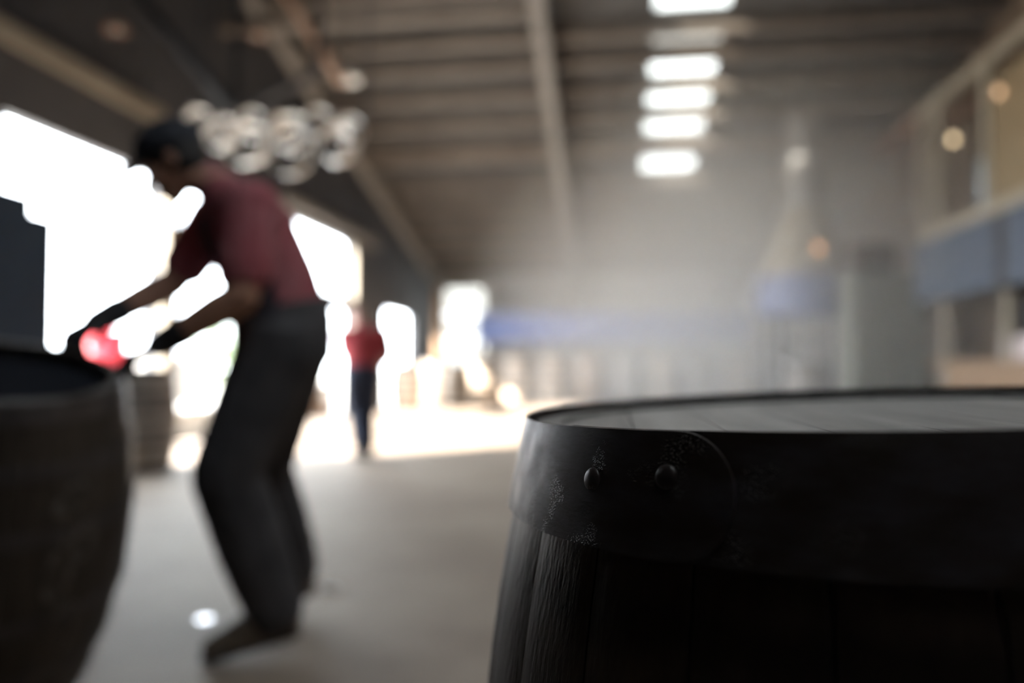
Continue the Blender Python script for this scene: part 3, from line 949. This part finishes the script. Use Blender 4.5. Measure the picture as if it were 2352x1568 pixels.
# apron bib and skirt over the front of the body
f = Form(); g = 0.024
f.eggs([(J['chest'] + (J['neck0'] - J['chest']) * 0.25, (0.130, 0.115 + g, 0.06)), (J['chest'], (0.165, 0.134 + g, 0.10))], TR)
f.eggs([(J['chest'], (0.165, 0.134 + g, 0.10)), (J['waist'], (0.172 + g, 0.138 + g, 0.10))], TR)
f.eggs([(J['waist'], (0.172 + g, 0.138 + g, 0.10)), (J['pelvis'], (0.180 + g, 0.152 + g, 0.06))], TR)
cutc = J['waist'] + (TR @ Vector((0, 0.012, 0)))
ap = obj('apron', f.mesh('apron', M['apron'], 0.010, 5, cut=[(cutc, -(TR @ Vector((0, 1, 0))))]), None, wk)
md = ap.modifiers.new('cloth', 'SOLIDIFY'); md.thickness = 0.006; md.offset = 0
# cap and hair
g_ = lambda x, y, z: J['head'] + HR @ Vector((x, y, z))
f = Form(); f.eggs([(g_(0, -0.022, 0.034), (0.084, 0.103, 0.094))], HR)
f.eggs([(g_(0, -0.03, 0.0), (0.079, 0.085, 0.07))], HR)
hr = obj('hair', f.mesh('hair', M['hair'], 0.008, 3, cut=[(g_(0, 0.075, 0.02), HR @ Vector((0, 1, -0.75)))]), None, wk)
f = Form(); f.eggs([(g_(0, -0.018, 0.058), (0.096, 0.118, 0.092))], HR)
cp = obj('cap', f.mesh('cap', M['cap'], 0.008, 3, cut=[(g_(0, 0, 0.045), HR @ Vector((0, 0.12, -1)))]), None, wk)
f = Form(); f.eggs([(g_(0, 0.085, 0.052), (0.074, 0.070, 0.007)), (g_(0, 0.125, 0.044), (0.060, 0.045, 0.006))], HR)
obj('brim', f.mesh('brim', M['cap'], 0.006, 2), None, cp)

# --- the man walking through the sunlight
base = Vector((-2.49, 7.30, 0.0))
R7 = Matrix.Rotation(math.radians(7.5), 3, 'Z')
def far(x, y, z): return base + R7 @ Vector((x, y, z))
def fdir(x, y, z): return R7 @ Vector((x, y, z))
FJ = dict(pelvis=far(-0.02, 0.0, 0.86), waist=far(-0.02, 0.0, 0.99), chest=far(-0.03, 0.02, 1.17), neck0=far(-0.06, 0.04, 1.31), head=far(-0.10, 0.08, 1.435),
          face=fdir(-0.55, 0.75, -0.25), headup=fdir(-0.15, 0.1, 1), front=fdir(-0.45, 0.9, -0.1),
          shN=far(0.185, 0.07, 1.245), elN=far(0.25, 0.06, 1.02), wrN=far(0.13, 0.22, 0.92), knN=far(0.10, 0.30, 0.91), palmN=fdir(-0.6, 0, -0.6),
          shF=far(-0.19, -0.04, 1.235), elF=far(-0.21, 0.10, 1.03), wrF=far(-0.20, 0.26, 0.95), knF=far(-0.18, 0.34, 0.95), palmF=fdir(0.6, 0, -0.6),
          hipN=far(0.06, 0.04, 0.80), kneeN=far(0.02, 0.12, 0.46), ankN=far(0.05, 0.02, 0.105), toeN=far(-0.02, 0.15, 0.050),
          hipF=far(-0.09, -0.03, 0.80), kneeF=far(-0.09, 0.06, 0.46), ankF=far(0.0, -0.16, 0.14), toeF=far(-0.07, -0.02, 0.050))
fp, J2, HR2, TR2 = person('man in a bright red shirt and navy trousers walking away into the sunlight', FJ,
                          dict(skin=M['skin_fair'], shirt=M['shirt_red'], trousers=M['navy_cloth'], boot=M['boot'], curl=0.6, bulk=1.22, legs=1.2, arms=1.2), base, 0.012)
g2 = lambda x, y, z: J2['head'] + HR2 @ Vector((x, y, z))
f = Form(); f.eggs([(g2(0, -0.020, 0.034), (0.079, 0.097, 0.090))], HR2)
obj('hair', f.mesh('hair', mat('cropped_grey_hair', (0.40, 0.25, 0.21), 0.8), 0.010, 3, cut=[(g2(0, 0.05, 0.035), HR2 @ Vector((0, 0.7, -1)))]), None, fp)

# ------------------------------------------------------------------ far end of the hall: blue canopy and the row of casks
cn = thing('canopy', 'long blue sheet-metal canopy on steel posts over the row of barrels at the far wall', 'canopy', (-3.55, 19.9, 0))
for k in range(5):
    x0 = 1.42 * k
    box('fascia_panel', M['bright_blue'], cn, x0 + 0.01, x0 + 1.41, -0.42, -0.38, 1.58, 2.33)
    box('post', M['dark_steel'], cn, x0 + 0.0, x0 + 0.09, -0.36, -0.27, 0, 2.30)
box('post', M['dark_steel'], cn, 7.03, 7.12, -0.36, -0.27, 0, 2.30)
box('roof_sheet', M['galv'], cn, 0, 7.12, -0.40, 1.05, 2.34, 2.38)
ORD = ['leftmost', 'second', 'third', 'fourth', 'fifth', 'sixth', 'seventh', 'eighth', 'ninth', 'tenth']
tones = ['cask_pale', 'cask_pale', 'cask_pale', 'cask', 'cask_grey', 'cask_pale', 'cask_grey', 'cask_pale', 'cask_grey', 'cask']
rb = random.Random(7)
for k in range(8):
    x = -3.26 + 0.92 * k
    lab = '%s barrel from the left in the row under the blue canopy' % ORD[k] if k else 'leftmost barrel in the row under the blue canopy, catching the sun'
    standing_cask(lab, (x, 18.95 + rb.uniform(-0.08, 0.08), 0), 1.22, 0.32, 0.40, M[tones[k]], 0, 'barrels under the blue canopy', False, 'cask_head', rb.uniform(0, 6))
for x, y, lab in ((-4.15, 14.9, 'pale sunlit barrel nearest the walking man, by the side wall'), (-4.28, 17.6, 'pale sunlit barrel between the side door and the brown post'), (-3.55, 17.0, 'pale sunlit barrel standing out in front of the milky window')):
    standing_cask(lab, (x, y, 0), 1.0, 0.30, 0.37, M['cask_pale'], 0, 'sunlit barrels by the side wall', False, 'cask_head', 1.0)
tag(box('timber_post', M['timber'], None, -4.44, -4.28, 18.6, 18.76, 0, 2.9, 0.01), 'dark brown timber post standing by the milky window', 'post')

# ------------------------------------------------------------------ right side
# extraction hood with its flue
hd = thing('extraction_hood', 'tan conical extraction hood with a blue skirt and tall pale flue', 'hood', (3.42, 13.5, 0))
bm = bmesh.new(); add_lathe(bm, [(0.82, 2.45), (0.30, 3.72), (0.28, 3.72), (0.80, 2.45)], 32, closed=True)
o = obj('cone', bm, M['cream'], hd); smooth_by_angle(o.data)
bm = bmesh.new(); add_lathe(bm, [(0.82, 1.80), (0.82, 2.47), (0.79, 2.47), (0.79, 1.80)], 32, closed=True)
o = obj('skirt', bm, M['faded_blue'], hd); smooth_by_angle(o.data)
bm = bmesh.new(); add_lathe(bm, [(0.29, 3.70), (0.29, roof_z(13.5) - 0.02), (0.27, roof_z(13.5) - 0.02), (0.27, 3.70)], 24, closed=True)
o = obj('flue', bm, M['rafter'], hd); smooth_by_angle(o.data)
for z in (3.72, 4.5):
    bm = bmesh.new(); add_lathe(bm, [(0.29, z), (0.33, z), (0.33, z + 0.06), (0.29, z + 0.06)], 24, closed=True)
    obj('collar', bm, M['galv'], hd)
for a in range(4):
    x, y = 0.8 * math.cos(PI / 4 + a * PI / 2), 0.8 * math.sin(PI / 4 + a * PI / 2)
    bm = bmesh.new(); add_tube(bm, ((x, y, 0), (x, y, 1.82)), 0.035, 8)
    obj('leg', bm, M['dark_steel'], hd)
standing_cask('grey barrel standing under the conical extraction hood', (3.42, 13.5, 0), 0.98, 0.29, 0.36, M['cask_grey'], 0, None, False)
bc = thing('beacon_lamp', 'small orange warning lamp on the side of the conical hood', 'lamp', (3.47, 12.88, 2.78))
bm = bmesh.new(); add_lathe(bm, [(0.07, 0), (0.07, 0.04), (0.055, 0.05)], 16); obj('lamp_base', bm, M['dark_steel'], bc)
bm = bmesh.new(); add_lathe(bm, [(0.052, 0.05), (0.052, 0.13), (0.04, 0.165), (0.0005, 0.18)], 16); obj('lens', bm, M['beacon'], bc, True)
box('bracket', M['dark_steel'], bc, -0.02, 0.02, 0, 0.20, -0.03, 0.0)

# green grey control cabinet with a motor on top
cb = thing('control_cabinet', 'tall green-grey steel cabinet between the hood and the blue panelled frame', 'cabinet', (4.20, 12.1, 0))
box('body', M['green_grey'], cb, -0.55, 0.55, -0.35, 0.35, 0.08, 2.35, 0.015)
box('plinth', M['dark_steel'], cb, -0.52, 0.52, -0.32, 0.32, 0, 0.08)
for s in (0, 1):
    d = box('door', M['green_grey'], cb, -0.53 + 0.535 * s, -0.005 + 0.535 * s, -0.375, -0.351, 0.14, 2.29, 0.006)
    box('handle', M['dark_steel'], d, -0.06 + 0.10 * s, -0.04 + 0.10 * s, -0.41, -0.376, 1.1, 1.28, 0.004)
mo = thing('fan_motor', 'dark brown electric motor lying on top of the green-grey cabinet', 'motor', (4.05, 12.1, 2.35))
bm = bmesh.new(); add_tube(bm, ((-0.30, 0, 0.26), (0.30, 0, 0.26)), 0.22, 20); obj('housing', bm, M['brown_dark'], mo)
for k in range(5):
    bm = bmesh.new(); add_tube(bm, ((-0.24 + 0.11 * k, 0, 0.26), (-0.22 + 0.11 * k, 0, 0.26)), 0.245, 20); obj('cooling_fin', bm, M['brown_dark'], mo)
bm = bmesh.new(); add_tube(bm, ((-0.42, 0, 0.26), (-0.30, 0, 0.26)), 0.04, 12); obj('shaft', bm, M['galv'], mo)
box('foot', M['dark_steel'], mo, -0.26, 0.26, -0.16, 0.16, 0, 0.05)

# blue panelled frame along the right wall
fr = thing('press_line', 'cream steel frame with blue panels and tan boards along the right wall', 'machine', (4.5, 0, 0))
for y in (6.2, 9.12, 10.72):
    box('post', M['cream'], fr, 0, 0.12, y - 0.06, y + 0.06, 0, 2.86)
    box('post', M['cream'], fr, 0.78, 0.90, y - 0.06, y + 0.06, 0, 2.86)
box('beam', M['cream'], fr, -0.02, 0.10, 6.1, 11.55, 2.72, 2.86)
for a, b in ((9.24, 11.5), (6.4, 9.0)):
    box('blue_panel', M['blue'], fr, -0.05, -0.01, a, b, 1.84, 2.70, 0.008)
box('divider', M['dark_steel'], fr, -0.045, 0.0, 9.0, 9.24, 1.80, 2.70)
box('back_sheet', M['dark_steel'], fr, 0.80, 0.84, 6.1, 10.66, 0.6, 1.86)
box('bench', M['timber'], fr, 0.02, 0.86, 6.1, 11.2, 0.92, 1.0)
box('apron_board', M['timber'], fr, -0.02, 0.02, 6.1, 10.65, 0.45, 0.98)
for a, b in ((6.4, 7.9), (7.92, 9.45)):
    box('tan_board', M['tan'], fr, 0.05, 0.09, a, b, 2.87, 4.35)
for y in (9.55, 10.9, 11.4):
    box('upper_post', M['cream'], fr, 0.02, 0.14, y - 0.07, y + 0.07, 2.86, 4.55)
box('upper_beam', M['cream'], fr, 0.0, 0.12, 6.2, 11.5, 4.55, 4.68)
box('recess_board', M['brown_dark'], fr, 0.50, 0.54, 9.6, 10.85, 2.87, 4.5)
for y0, z0, z1 in ((10.02, 2.88, 3.55), (9.72, 3.75, 4.5)):
    bm = bmesh.new(); add_tube(bm, ((0.30, y0, z0), (0.30, y0, z1)), 0.13, 16); obj('pale_pipe', bm, M['pale_blue'], fr, True)
for k, (zz, xx) in enumerate(((4.77, 0.25), (4.88, 0.5), (4.72, 0.70))):
    bm = bmesh.new(); add_tube(bm, ((xx, 5.5, zz), (xx, 14.2, zz)), 0.075, 10)
    p = obj('pipe', bm, M['rust'], None, True); p.location = (4.5, 0, 0)
    tag(p, ('lowest outer', 'highest', 'rear')[k] + ' of three rusty brown pipes running along the right wall', 'pipe', 'rusty pipes on the right wall')
for loc, m, lab in (((4.40, 10.10, 3.85), 'bulb', 'glowing amber bulb hanging in front of the dark recess on the right'), ((4.42, 9.0, 4.06), 'bulb_dim', 'dull amber bulb hanging higher up beside the tan boards')):
    t = thing('light_bulb', lab, 'lamp', loc)
    bm = bmesh.new(); add_lathe(bm, [(0.0005, -0.055), (0.028, -0.045), (0.036, -0.015), (0.030, 0.015), (0.016, 0.04), (0.014, 0.05)], 16); obj('glass', bm, M[m], t, True)
    bm = bmesh.new(); add_lathe(bm, [(0.018, 0.045), (0.022, 0.06), (0.022, 0.11), (0.010, 0.12)], 14); obj('socket', bm, M['black'], t)
    bm = bmesh.new(); add_tube(bm, ((0, 0, 0.11), (0, 0, 4.56 - loc[2])), 0.005, 6); obj('cord', bm, M['black'], t)
t = thing('box', 'pinkish white cardboard box on the bench under the blue panels', 'box', (4.78, 8.9, 1.0))
bm = bmesh.new(); add_box(bm, -0.22, 0.22, -0.45, 0.45, 0, 0.26); obj('body', bm, mat('pinkish_card', (0.52, 0.44, 0.43), 0.8), t)
for s in (-1, 1): box('flap', mat('pinkish_card_flap', (0.55, 0.47, 0.46), 0.8), t, 0.005 if s > 0 else -0.22, 0.22 if s > 0 else -0.005, -0.45, 0.45, 0.261, 0.268)

# ------------------------------------------------------------------ left side and yard
mc = thing('machine_cabinet', 'dark blue steel machine with a stepped top at the left edge beside the doorway', 'machine', (-3.55, 3.72, 0))
box('body', M['navy_steel'], mc, -0.75, 0.0, -0.1, 0.62, 0, 1.88, 0.02)
box('top_housing', M['navy_steel'], mc, -0.75, -0.10, -0.05, 0.55, 1.88, 2.02, 0.03)
bm = bmesh.new(); add_tube(bm, ((-0.55, -0.02, 2.13), (-0.55, 0.50, 2.13)), 0.12, 20); obj('motor', bm, M['dark_steel'], mc)
box('control_panel', M['dark_steel'], mc, -0.5, -0.2, -0.13, -0.10, 1.1, 1.45, 0.01)
for z in (1.18, 1.28, 1.38):
    bm = bmesh.new(); add_tube(bm, ((-0.35, -0.150, z), (-0.35, -0.13, z)), 0.022, 12); obj('button', bm, M['black'], mc)

pt = thing('bollard', 'short yellow post on the floor in front of the upright barrel', 'post', (-4.01, 6.10 - 0.42, 0))
bm = bmesh.new(); add_lathe(bm, [(0.048, 0.012), (0.048, 0.27), (0.043, 0.29), (0.026, 0.305), (0.0005, 0.31)], 18); obj('tube', bm, M['yellow'], pt, True)
bm = bmesh.new(); add_lathe(bm, [(0.075, 0), (0.075, 0.010), (0.07, 0.012)], 18); obj('base_plate', bm, M['yellow'], pt)

def pallet(name, label, loc, w=1.2, d=1.0, group=None, m='timber'):
    t = thing(name, label, 'pallet', loc, None, group)
    for k in range(6):
        y = -d / 2 + d * k / 6
        box('top_board', M[m], t, -w / 2, w / 2, y + 0.02, y + d / 6 - 0.02, 0.12, 0.142)
    for k in range(3):
        x = -w / 2 + (w - 0.1) * k / 2
        box('bearer', M[m], t, x, x + 0.1, -d / 2, d / 2, 0.022, 0.12)
        box('bottom_board', M[m], t, x, x + 0.1, -d / 2, d / 2, 0.0, 0.022)
    return t
YD = -0.02
DR = (-6.90, 9.38)
for k in range(4):
    pallet('pallet', '%s pallet in the stack under the red drum in the yard' % ('lowest', 'second lowest', 'second highest', 'topmost')[k], (DR[0], DR[1], YD + 0.142 * k), 0.9, 0.8, 'pallets under the red drum')
dr = thing('drum', 'bright red steel drum on a pallet stack out in the yard', 'drum', (DR[0], DR[1], YD + 0.568))
R = 0.29
prof = [(R - 0.01, 0.0), (R, 0.01)]
for zc in (0.29, 0.58): prof += [(R, zc - 0.03), (R + 0.015, zc), (R, zc + 0.03)]
prof += [(R, 0.86), (R + 0.006, 0.87), (R - 0.01, 0.875), (R - 0.012, 0.86)]
bm = bmesh.new(); add_lathe(bm, prof, 28); o = obj('shell', bm, M['red_paint'], dr); smooth_by_angle(o.data)
for a, r in ((0.5, 0.03), (3.6, 0.02)):
    bm = bmesh.new(); add_tube(bm, ((0.2 * math.cos(a), 0.2 * math.sin(a), 0.86), (0.2 * math.cos(a), 0.2 * math.sin(a), 0.875)), r, 12); obj('bung', bm, M['galv'], dr)

tk = thing('tank', 'white plastic tank in a metal cage out in the yard beside the red drum', 'tank', (-7.35, 11.1, YD))
box('body', M['white_plastic'], tk, -0.56, 0.56, -0.46, 0.46, 0.16, 1.12, 0.06)
box('base', M['galv'], tk, -0.6, 0.6, -0.5, 0.5, 0.0, 0.14)
bm = bmesh.new(); add_tube(bm, ((0, 0, 1.11), (0, 0, 1.17)), 0.11, 20); obj('lid', bm, M['black'], tk)
for z in (0.25, 0.55, 0.85, 1.13):
    bm = bmesh.new(); add_tube(bm, ((-0.6, -0.5, z), (0.6, -0.5, z), (0.6, 0.5, z), (-0.6, 0.5, z), (-0.6, -0.5, z)), 0.012, 6); obj('cage_rail', bm, M['galv'], tk)
for k in range(6):
    for (x, y) in ((-0.6 + 0.24 * k, -0.5), (-0.6 + 0.24 * k, 0.5)):
        bm = bmesh.new(); add_tube(bm, ((x, y, 0.14), (x, y, 1.13)), 0.010, 6); obj('cage_bar', bm, M['galv'], tk)
for k in range(3):
    pallet('pallet', '%s of the three pale pallets lying in the yard outside the doorway' % ('bottom', 'middle', 'top')[k], (-5.75, 8.9, YD + 0.142 * k), 0.8, 1.0, 'pale pallets in the yard', 'white_paint')

def bush(label, loc, r, h, n, seed):
    t = thing('bush', label, 'bush', loc)
    bm = bmesh.new()
    rr = random.Random(seed)
    for k in range(7):
        a = rr.uniform(0, 6.28)
        add_tube(bm, ((0, 0, 0), (0.2 * r * math.cos(a), 0.2 * r * math.sin(a), h * 0.4), (0.6 * r * math.cos(a), 0.6 * r * math.sin(a), h * 0.8)), [0.03, 0.02, 0.006], 6)
    obj('stem', bm, M['timber'], t)
    bm = bmesh.new()
    for k in range(n):
        d = Vector((rr.gauss(0, 1), rr.gauss(0, 1), rr.gauss(0, 1))).normalized() * (rr.random() ** 0.4)
        c = Vector((d.x * r, d.y * r, h * 0.58 + d.z * h * 0.42))
        q = Quaternion((rr.gauss(0, 1), rr.gauss(0, 1), rr.gauss(0, 1), rr.gauss(0, 1))).normalized()
        s = rr.uniform(0.05, 0.09)
        vsx = [bm.verts.new(c + q @ Vector(p)) for p in ((-s, 0, 0), (0, s * 0.45, s * 0.12), (s, 0, 0), (0, -s * 0.45, s * 0.12))]
        bm.faces.new(vsx)
    o = obj('foliage', bm, M['leaf'], t)
    o['kind'] = 'stuff'
    return t
bush('leafy pale green bush growing in the yard beyond the doorway', (-6.95, 12.9, YD), 0.62, 1.9, 900, 3)

# low crates by the far opening
for k, (x, y) in enumerate(((-5.55, 12.1), (-5.55, 13.3))):
    t = thing('crate', ('nearer', 'farther')[k] + ' brown slatted crate just outside the far side opening', 'crate', (x, y, YD), None, 'brown crates outside the far opening')
    for j in range(4):
        box('slat', M['timber'], t, 0.28, 0.30, -0.5, 0.5, 0.05 + 0.15 * j, 0.17 + 0.15 * j)
        box('slat', M['timber'], t, -0.30, -0.28, -0.5, 0.5, 0.05 + 0.15 * j, 0.17 + 0.15 * j)
        for s in (-1, 1):
            box('slat', M['timber'], t, -0.28, 0.28, 0.48 * s - 0.01, 0.48 * s + 0.01, 0.05 + 0.15 * j, 0.17 + 0.15 * j)
    for sx in (-1, 1):
        for sy in (-1, 1):
            box('corner_post', M['timber'], t, 0.265 * sx - 0.015, 0.265 * sx + 0.015, 0.455 * sy - 0.015, 0.455 * sy + 0.015, 0, 0.65)
    box('bottom', M['timber'], t, -0.28, 0.28, -0.47, 0.47, 0.0, 0.03)

# ------------------------------------------------------------------ hanging lamps near the roof on the left
def pendant(label, loc, ztop, m_shade, r, group='unlit lamps hanging from the roof'):
    t = thing('pendant_lamp', label, 'lamp', loc, None, group)
    bm = bmesh.new(); add_lathe(bm, [(r, 0), (r * 0.85, r * 0.5), (r * 0.35, r * 0.9), (r * 0.33, r * 0.9), (r * 0.82, r * 0.48), (r * 0.97, 0)], 20, closed=True); o = obj('shade', bm, M[m_shade], t, True)
    bm = bmesh.new(); add_lathe(bm, [(0.0005, -r * 0.1), (r * 0.25, 0.1 * r), (r * 0.3, 0.4 * r), (r * 0.15, 0.8 * r)], 14); obj('bulb', bm, M['white_plastic'], t, True)
    bm = bmesh.new(); add_tube(bm, ((0, 0, r * 0.88), (0, 0, ztop - loc[2])), 0.012, 6); obj('rod', bm, M['dark_steel'], t)
pendant('white unlit lamp hanging at the lower end of the rusty brace', (-3.06, 8.30, 4.30), roof_z(8.30), 'white_paint', 0.15)
pendant('small rusty lamp hanging above the leaning worker', (-3.889, 7.75, 4.62), roof_z(7.75), 'rust', 0.10)
pendant('small rusty lamp hanging high over the main doorway', (-4.50, 6.2, 4.02), roof_z(6.2), 'rust', 0.10)

# ------------------------------------------------------------------ iron hoops hung from a rail over the doorway side
rl = thing('hoop_rack', 'dark steel rack of three bars hung from the roof by the doorway, carrying bright hoops', 'rack', (-2.68, 5.68, 3.06))
RZ = Quaternion((0, 0, 1), math.radians(7.2))
rl.rotation_mode = 'QUATERNION'; rl.rotation_quaternion = RZ
for y in (0.0, 0.15, 0.30):
    bm = bmesh.new(); add_tube(bm, ((-0.74, y, 0), (0.74, y, 0)), 0.014, 8); obj('bar', bm, M['dark_steel'], rl)
for x in (-0.70, 0.70):
    bm = bmesh.new(); add_tube(bm, ((x, -0.03, 0.026), (x, 0.33, 0.026)), 0.014, 8); obj('cross_bar', bm, M['dark_steel'], rl)
    bm = bmesh.new(); add_tube(bm, ((x, 0.15, 0.03), (x, 0.15, roof_z(5.9) - 3.07)), 0.010, 8); obj('rod', bm, M['dark_steel'], rl)
rh = random.Random(11)
spots = [(-0.64, 0.105, 0, 0.03), (-0.42, 0.095, 0, 0.10), (-0.20, 0.110, 0, 0.04), (0.06, 0.125, 0, 0.08), (0.33, 0.105, 0, 0.03), (0.58, 0.115, 0, 0.09),
         (-0.53, 0.120, 1, 0.06), (-0.24, 0.145, 1, 0.12), (0.09, 0.150, 1, 0.03), (0.44, 0.130, 1, 0.14), (-0.38, 0.170, 2, 0.05), (0.02, 0.190, 2, 0.10), (0.42, 0.165, 2, 0.05)]
NUM = ['first', 'second', 'third', 'fourth', 'fifth', 'sixth']
cnt = {}
for x, r, row, drop in spots:
    k = cnt.get(row, 0); cnt[row] = k + 1
    p = Vector((-2.68, 5.68, 3.06)) + RZ @ Vector((x, 0.15 * row, -0.014))
    t = thing('hanging_hoop', '%s bright galvanised hoop from the left on the %s bar of the rack' % (NUM[k], ('front', 'middle', 'back')[row]), 'hoop', p,
              Quaternion((0, 0, 1), math.radians(7.2 + rh.uniform(-7, 7))), 'hoops hanging from the rack')
    bm = bmesh.new(); add_lathe(bm, [(r, -0.04), (r + 0.003, -0.04), (r + 0.009, 0.04), (r + 0.006, 0.04)], 40, closed=True)
    for v in bm.verts: v.co = Vector((v.co.x, -v.co.z, v.co.y - r - drop))
    o = obj('band', bm, M['hoop_bright'], t); smooth_by_angle(o.data)
    bm = bmesh.new(); add_tube(bm, ((0, 0, 0.0), (0, 0, -drop - 0.004)), 0.003, 6); obj('hook', bm, M['dark_steel'], t)

# ------------------------------------------------------------------ scraps on the floor
bm = bmesh.new(); add_lathe(bm, [(0.010, 0.0), (0.026, 0.0), (0.026, 0.004), (0.010, 0.004)], 24, closed=True)
o = obj('washer', bm, M['steel_bright'], None, loc=(-1.475, 2.573, 0.0)); tag(o, 'bright steel washer lying on the floor left of the boot of the leaning worker', 'washer')
bm = bmesh.new(); add_tube(bm, ((-0.05, -0.01, 0.006), (-0.02, 0.006, 0.006), (0.02, 0.008, 0.006), (0.05, -0.006, 0.006)), [0.004, 0.006, 0.006, 0.003], 8)
o = obj('wood_scrap', bm, M['pale_scrap'], None, loc=(-1.165, 2.99, 0.0)); tag(o, 'pale wood shaving lying on the floor behind the heel of the leaning worker', 'shaving')

# ------------------------------------------------------------------ steam and dust hanging in the hall
def haze_mat(density):
    m = bpy.data.materials.new('steam_haze')
    m.use_nodes = True
    nt = m.node_tree
    nt.nodes.remove(nt.nodes['Principled BSDF'])
    sc = nt.nodes.new('ShaderNodeVolumeScatter')
    sc.inputs['Color'].default_value = (0.97, 0.97, 0.96, 1)
    sc.inputs['Density'].default_value = density
    sc.inputs['Anisotropy'].default_value = 0.2
    nt.links.new(sc.outputs[0], nt.nodes['Material Output'].inputs['Volume'])
    return m
# denser steam drifting over the far half of the hall
bm = bmesh.new()
bmesh.ops.create_uvsphere(bm, u_segments=32, v_segments=16, radius=1.0)
for v in bm.verts: v.co = Vector((2.9 + 5.7 * v.co.x, 14.6 + 6.8 * v.co.y, 2.2 + 4.4 * v.co.z))
sm_ = haze_mat(0.0)
sm_.name = 'drifting_steam'
nt = sm_.node_tree
tc = nt.nodes.new('ShaderNodeTexCoord')
mp = nt.nodes.new('ShaderNodeMapping')
mp.inputs['Location'].default_value = (-1.0, -1.0, -1.0)
mp.inputs['Scale'].default_value = (2.0, 2.0, 2.0)
nt.links.new(tc.outputs['Generated'], mp.inputs['Vector'])
gr = nt.nodes.new('ShaderNodeTexGradient'); gr.gradient_type = 'SPHERICAL'
nt.links.new(mp.outputs['Vector'], gr.inputs['Vector'])
mu = nt.nodes.new('ShaderNodeMath'); mu.operation = 'MULTIPLY'
mu.inputs[1].default_value = 0.22
nt.links.new(gr.outputs['Fac'], mu.inputs[0])
nt.links.new(mu.outputs[0], nt.nodes['Volume Scatter'].inputs['Density'])
st = obj('steam', bm, sm_, None, True)
st['kind'] = 'stuff'
tag(st, 'pale steam cloud drifting over the far barrels and the hood', 'steam')
